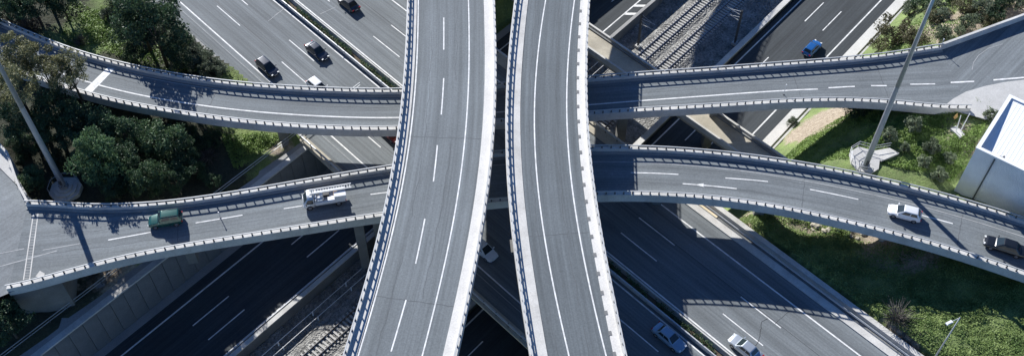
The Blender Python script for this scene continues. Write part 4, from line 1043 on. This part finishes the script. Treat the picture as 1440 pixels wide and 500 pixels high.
def proto(kind, i):
    key = (kind, i)
    if key not in PR:
        s = i * 11 + len(kind)
        PR[key] = {'deep': lambda: mk_tree(s, 'deep', 2.2, 2.4, 1.6, 5600, 34, .125), 'mid': lambda: mk_tree(s, 'mid', 2.2, 2.2, 1.2, 6500, 38, .12),
                   'tall': lambda: mk_tree(s, 'olive', 2.4, 3.0, 5.0, 5600, 32, .125, .5), 'shrub': lambda: mk_tree(s, 'grey', 1.5, 1.2, .2, 2800, 24, .10, .4), 'round': lambda: mk_tree(s, 'sage', 1.0, .85, .1, 2000, 26, .10, .15),
                   'dry': lambda: mk_tree(s, 'dry', 1.7, 1.2, .3, 2600, 26, .10, .5), 'darkshrub': lambda: mk_tree(s, 'deep', 1.5, 1.1, .2, 3000, 26, .10, .4), 'bare': lambda: mk_bare(s), 'hedge': lambda: mk_tree(s, 'deep', .55, .45, .1, 420, 12, .09, .3)}[kind]()
    return PR[key]
def plant(kind, px, py, r, label, cat=None, group=None, z=None, i=None):
    """px,py = crown centre in the photo, r = crown radius in metres"""
    base = {'deep': 2.2, 'mid': 2.2, 'tall': 2.4, 'shrub': 1.5, 'round': 1.0, 'dry': 1.7, 'darkshrub': 1.5, 'bare': 1.6}[kind]
    ch = {'deep': 3.4, 'mid': 2.9, 'tall': 7.2, 'shrub': 1.1, 'round': .75, 'dry': 1.2, 'darkshrub': 1.0, 'bare': .9}[kind]
    sc = r / base; zz = 2.0
    for _ in range(6):
        p = G(px, py, zz + ch * sc); zz = gz(p.x, p.y)
    i = random.randrange(3) if i is None else i
    cm, tm = proto(kind, i); nm = 'shrub' if kind in ('shrub', 'dry', 'darkshrub', 'bare') else 'bush' if kind == 'round' else 'tree'
    t = empty(nm, (p.x, p.y, zz), random.uniform(0, 6.28)); t.scale = (sc, sc, sc * random.uniform(.88, 1.1))
    tag(t, label, cat or nm, group); link('crown', cm, t); link('trunk', tm, t)
    return t
ORD = ['first', 'second', 'third', 'fourth', 'fifth', 'sixth', 'seventh', 'eighth', 'ninth', 'tenth', 'eleventh', 'twelfth', 'thirteenth', 'fourteenth', 'fifteenth', 'sixteenth', 'seventeenth', 'eighteenth', 'nineteenth', 'twentieth']
def row(kind, L, fmt, group, key=0):
    for n, (x, y, r) in enumerate(sorted(L, key=lambda q: q[key])): plant(kind, x, y, r, fmt % ORD[n], group=group)
g1 = 'trees in the thicket between the left ramps'
plant('mid', 142, 238, 2.8, 'large sunlit green tree just right of the left lighting mast', group=g1, i=0).scale.z *= 1.45
plant('mid', 207, 256, 2.3, 'sunlit green tree right of the mast tree, above the lower ramp', group=g1, i=1).scale.z *= 1.2
plant('mid', 226, 197, 2.9, 'broad sunlit green tree in the thicket below the upper ramp, farthest right', group=g1, i=2)
plant('mid', 42, 252, 1.8, 'small rounded green tree just left of the mast foot', group=g1, i=1)
plant('tall', 30, 74, 2.7, 'tall olive green tree overhanging the upper ramp at the left edge', i=0); plant('tall', 62, 100, 2.6, 'tall yellowish tree overhanging the upper ramp, left of the tall tree nearest the white bar', i=1)
plant('tall', 97, 102, 2.2, 'tall yellowish tree overhanging the upper ramp, nearest the white painted bar', i=2); plant('tall', 22, 122, 2.8, 'tall olive tree at the left edge, crossed by the lighting mast', i=1)
row('deep', [(15, 172, 2.2), (45, 178, 2.5), (72, 162, 2.6)], '%s dark tree from the left edge, left of the lighting mast between the left ramps', g1)
row('deep', [(100, 165, 2.2), (140, 180, 2.2), (175, 192, 2.1)], '%s dark tree from the mast in the row close below the upper left ramp', g1)
row('deep', [(108, 196, 2.1), (132, 206, 2.2), (172, 226, 2.2), (258, 222, 1.9), (248, 250, 1.8)], '%s dark tree from the mast in the middle of the thicket between the left ramps', g1)
row('deep', [(160, 263, 1.6), (182, 266, 1.5)], '%s small dark tree from the mast along the lower left ramp', g1)
row('darkshrub', [(215, 222, 1.5), (280, 202, 1.5), (275, 240, 1.4), (300, 195, 1.2), (150, 200, 1.5), (197, 205, 1.6), (300, 255, 1.2), (262, 190, 1.5), (205, 176, 1.3), (245, 180, 1.2), (60, 195, 1.5), (35, 215, 1.5), (85, 225, 1.5), (110, 225, 1.4), (25, 195, 1.5), (165, 210, 1.4)], '%s low dark shrub from the left under the trees between the left ramps', 'low shrubs between the left ramps')
plant('bare', 290, 215, 1.5, 'bare pale twiggy shrub in the shade between the left ramps'); plant('bare', 250, 178, 1.6, 'bare grey shrub close below the upper left ramp')
g2 = 'trees on the slope above the upper left ramp'
plant('deep', 198, 34, 3.5, 'biggest dark tree on the slope beside the motorway, upper left', group=g2, i=0)
t_ = plant('deep', 220, 50, 3.9, 'dark tree between the biggest tree and the upper ramp parapet', group=g2, i=1); t_.scale.z *= 1.2
row('deep', [(5, 10, 2.8), (10, -15, 3), (45, 5, 2.8), (60, -18, 3), (85, 2, 2.2), (160, -14, 2.2)], '%s dark tree from the left along the top edge, above the upper left ramp', g2)
row('deep', [(190, 78, 1.8), (250, 80, 1.8)], '%s low dark tree from the left against the upper left ramp parapet', g2)
plant('bare', 40, 30, 2.2, 'bare twiggy shrub above the upper ramp at the top left'); plant('bare', 112, 55, 1.4, 'bare twiggy shrub above the upper ramp by the bright grass')
row('shrub', [(165, 5, 1.6), (188, 2, 1.5), (205, 12, 1.5), (222, 22, 1.4), (234, 34, 1.5), (247, 45, 1.4), (257, 56, 1.4), (269, 66, 1.4), (281, 76, 1.4), (293, 84, 1.3), (303, 94, 1.2), (311, 101, 1.0), (212, -8, 1.5)], '%s grey green shrub from the top in the belt along the motorway shoulder', 'shrub belt beside the motorway', 1)
row('shrub', [(242, 62, 1.5), (262, 78, 1.4), (276, 91, 1.4), (290, 99, 1.2), (175, 18, 1.4), (250, 93, 1.3), (150, 22, 1.2)], '%s grey green shrub from the left in the second row back from the motorway', 'shrub belt beside the motorway')
plant('deep', 8, 452, 2.3, 'leafy tree at the left edge below the lower ramp', i=2)
plant('bare', 40, 480, 1.8, 'bare twiggy shrub in deep shade, bottom left corner'); plant('bare', 130, 385, 1.0, 'bare weeds under the lower ramp by the retaining wall')
# right hand side
plant('dry', 1262, 46, 2.9, 'large dry olive shrub left of the mast, above the upper right ramp', i=0); plant('dry', 1288, 58, 1.9, 'dry olive shrub touching the ramp parapet beside the mast', i=1); plant('dry', 1238, 62, 1.5, 'low dry shrub next to the pale verge above the upper right ramp', i=2)
plant('round', 1327, 47, 1.35, 'dark rounded bush by the parapet of the upper ramp, right of the mast', i=0); plant('round', 1364, 32, 1.35, 'dark rounded bush on the bare soil, second from the parapet, top right', i=1); plant('round', 1351, 43, .8, 'small bush between the two rounded bushes, top right', i=2)
row('shrub', [(1318, 12, 1.6), (1280, 15, 1.6), (1380, 12, 1.7), (1325, 22, 1.3), (1430, 5, 1.3)], '%s pale scrubby bush from the left on the rough slope, top right', 'scrub at the top right')
plant('dry', 1355, 8, 1.9, 'dry pale shrub at the top edge above the bare soil, top right', i=1); plant('dry', 1310, 24, 1.5, 'dry pale shrub right of the mast, between the bushes and the bare soil', i=2); plant('dry', 1395, 30, 1.2, 'dry pale shrub close to the curved parapet wall, top right', i=0)
row('darkshrub', [(1300, 4, 1.5), (1400, 22, 1.5), (1335, -4, 1.5), (1405, 3, 1.4), (1285, 0, 1.4)], '%s dark scrubby bush from the left on the rough slope, top right', 'scrub at the top right')
plant('round', 1286, 174, 1.2, 'rounded bush below the upper ramp, nearest the ramp wall', i=0); plant('round', 1252, 189, 1.1, 'rounded bush beside the paved ramp of the mast platform', i=1); plant('round', 1311, 205, 1.05, 'rounded bush midway between mast and warehouse', i=2); plant('round', 1300, 227, .95, 'rounded bush nearest the lower ramp, left of the warehouse', i=0); plant('round', 1394, 164, 1.0, 'dark bush at the edge of the apron, above the warehouse corner', i=1); plant('round', 1322, 244, 1.0, 'low spreading bush at the lower ramp beside the warehouse wall', i=2)
row('round', [(1272, 208, .75), (1335, 222, .85)], '%s small grey green bush from the left on the grass between mast and warehouse', 'small bushes right of the mast')
plant('darkshrub', 1204, 152, 1.7, 'dark shrub under the upper right ramp beside the pale soil'); plant('shrub', 1115, 172, .9, 'small green shrub beside the lower road verge')
plant('bare', 1258, 452, 2.1, 'bare grey brown shrub beside the motorway wall, lower right'); plant('bare', 1272, 478, 1.3, 'small bare shrub on pale soil beside the motorway, bottom right')
plant('bare', 1280, 325, 1.2, 'dry twiggy shrub among the stones below the lower ramp')
# median hedge: many small bushes merged into one clipped row
hp = []
for k_ in range(1500):
    s = -75 + 190 * k_ / 1500; q = PA(s, 1.55 + rng.uniform(-.25, .25), 0); hp.append((q.x, q.y, .15 + rng.uniform(0, .7)))
H = np.repeat(np.array(hp), 14, 0) + rng.normal(size=(1500 * 14, 3)) * .2; H[:, 2] = np.clip(H[:, 2], .05, 1.15)
gap = np.sin(H[:, 0] * 1.7) + np.sin(H[:, 0] * .63 + 1) ; H = H[gap > -1.2]
V, F = leaves(H, .12); hd = empty('median_hedge', PA(20, 1.55, 0)); tag(hd, 'narrow clipped green hedge along the motorway median', 'hedge')
child(link('foliage', mesh('foliage', V.tolist(), F.tolist(), LM['mid'])), hd)
child(bar('soil_bed', PA, sA0, sA1, 1.06, 2.0, -.3, .12, plain('soil', (.10, .075, .05), .95, 0, .3, 2)), hd)

# grass and ground cover scattered over the banks (nobody could count it)
def in_poly(x, y, P):
    r = np.zeros(len(x), bool); j = len(P) - 1
    for i in range(len(P)):
        xi, yi = P[i]; xj, yj = P[j]; c = ((yi > y) != (yj > y)) & (x < (xj - xi) * (y - yi) / (yj - yi + 1e-12) + xi); r ^= c; j = i
    return r
def scatter(pix, z, n):
    P = [(G(x, y, z).x, G(x, y, z).y) for x, y in pix]; A = np.array(P); lo, hi = A.min(0), A.max(0)
    x = rng.uniform(lo[0], hi[0], n * 3); y = rng.uniform(lo[1], hi[1], n * 3); k_ = in_poly(x, y, P); return x[k_][:n], y[k_][:n]
def cover(name, regs, mat, size, label, cat, hgt=.12, up=2.5, dens=None):
    Vs = []; Fs = []; n0 = 0
    for pix, z, n in regs:
        x, y = scatter(pix, z, n)
        a = offA(x, y); b = offB(x, y); cl = np.sin(x * .8 + np.sin(y * .7) * 2) + np.sin(y * 1.1 - x * .4)
        ok = ~((a > A_R - .1) & (a < A_L + .3)) & ~((b > -16.5) & (b < B_R + .3)) & (cl > rng.uniform(-2.3, .3, len(x)))
        x, y = x[ok], y[ok]; zz = terrain(x, y); C = np.stack([x, y, zz + rng.uniform(0, hgt, len(x)) * (1.2 + cl[ok] * .5)], 1)
        V, F = leaves(C, size, up); Vs.append(V); Fs.append(F + n0); n0 += len(V)
    V = np.vstack(Vs); F = np.vstack(Fs)
    return tag(link(name, mesh(name, V.tolist(), F.tolist(), LM[mat])), label, cat, kind='stuff')
cover('ground_cover', [([(1190, 440), (1260, 410), (1440, 400), (1520, 420), (1520, 560), (1300, 560)], 2.5, 70000), ([(1010, 285), (1110, 295), (1200, 315), (1190, 345), (1090, 345)], 1.5, 12000), ([(1060, 330), (1200, 330), (1440, 370), (1440, 420), (1200, 440)], 2, 24000)], 'cover', .115, 'leafy green ground cover on the bank right of the motorway', 'ground cover', .2, 2.5)
cover('grass', [([(1085, 210), (1150, 160), (1240, 150), (1350, 150), (1390, 165), (1350, 250), (1330, 268), (1240, 245), (1120, 225)], 1.5, 45000), ([(1230, 60), (1290, 0), (1440, -20), (1440, 20), (1330, 60), (1260, 75)], 1.5, 9000)], 'grass', .12, 'green grass on the banks round the right mast', 'grass', .18, 1.5)
cover('grass', [([(110, 20), (165, 0), (180, 30), (165, 70), (120, 62)], 1.5, 5000), ([(310, 190), (400, 190), (400, 240), (330, 240)], .2, 5000), ([(100, 0), (320, 100), (240, 100), (90, 65)], 1, 6000)], 'grass', .15, 'bright green grass in the clearings at the upper left', 'grass', .3, 1.5)
# stones below the lower ramp
rocks = []
st_m = []
for i in range(4):
    bm = bmesh.new(); bmesh.ops.create_icosphere(bm, subdivisions=2, radius=1); r_ = random.Random(i)
    for v in bm.verts: v.co *= r_.uniform(.75, 1.15); v.co.z *= .65
    me = bpy.data.meshes.new('stone'); bm.to_mesh(me); bm.free(); me.materials.append(M['beige']); st_m.append(me)
for i in range(60):
    x = random.uniform(1130, 1330); y = 300 + (x - 1130) * .22 + random.uniform(-8, 8); p = G(x, y, 2.5); o = link('stone', st_m[i % 4])
    s_ = random.choice((.2, .25, .3, .5)) * random.uniform(.7, 1.3); o.location = (p.x, p.y, gz(p.x, p.y) + s_ * .1); o.scale = (s_, s_ * .9, s_); o.rotation_euler.z = random.uniform(0, 6)
    tag(o, 'rough pale stone on the bare strip along the lower right ramp', 'stone', 'stones below the lower right ramp')
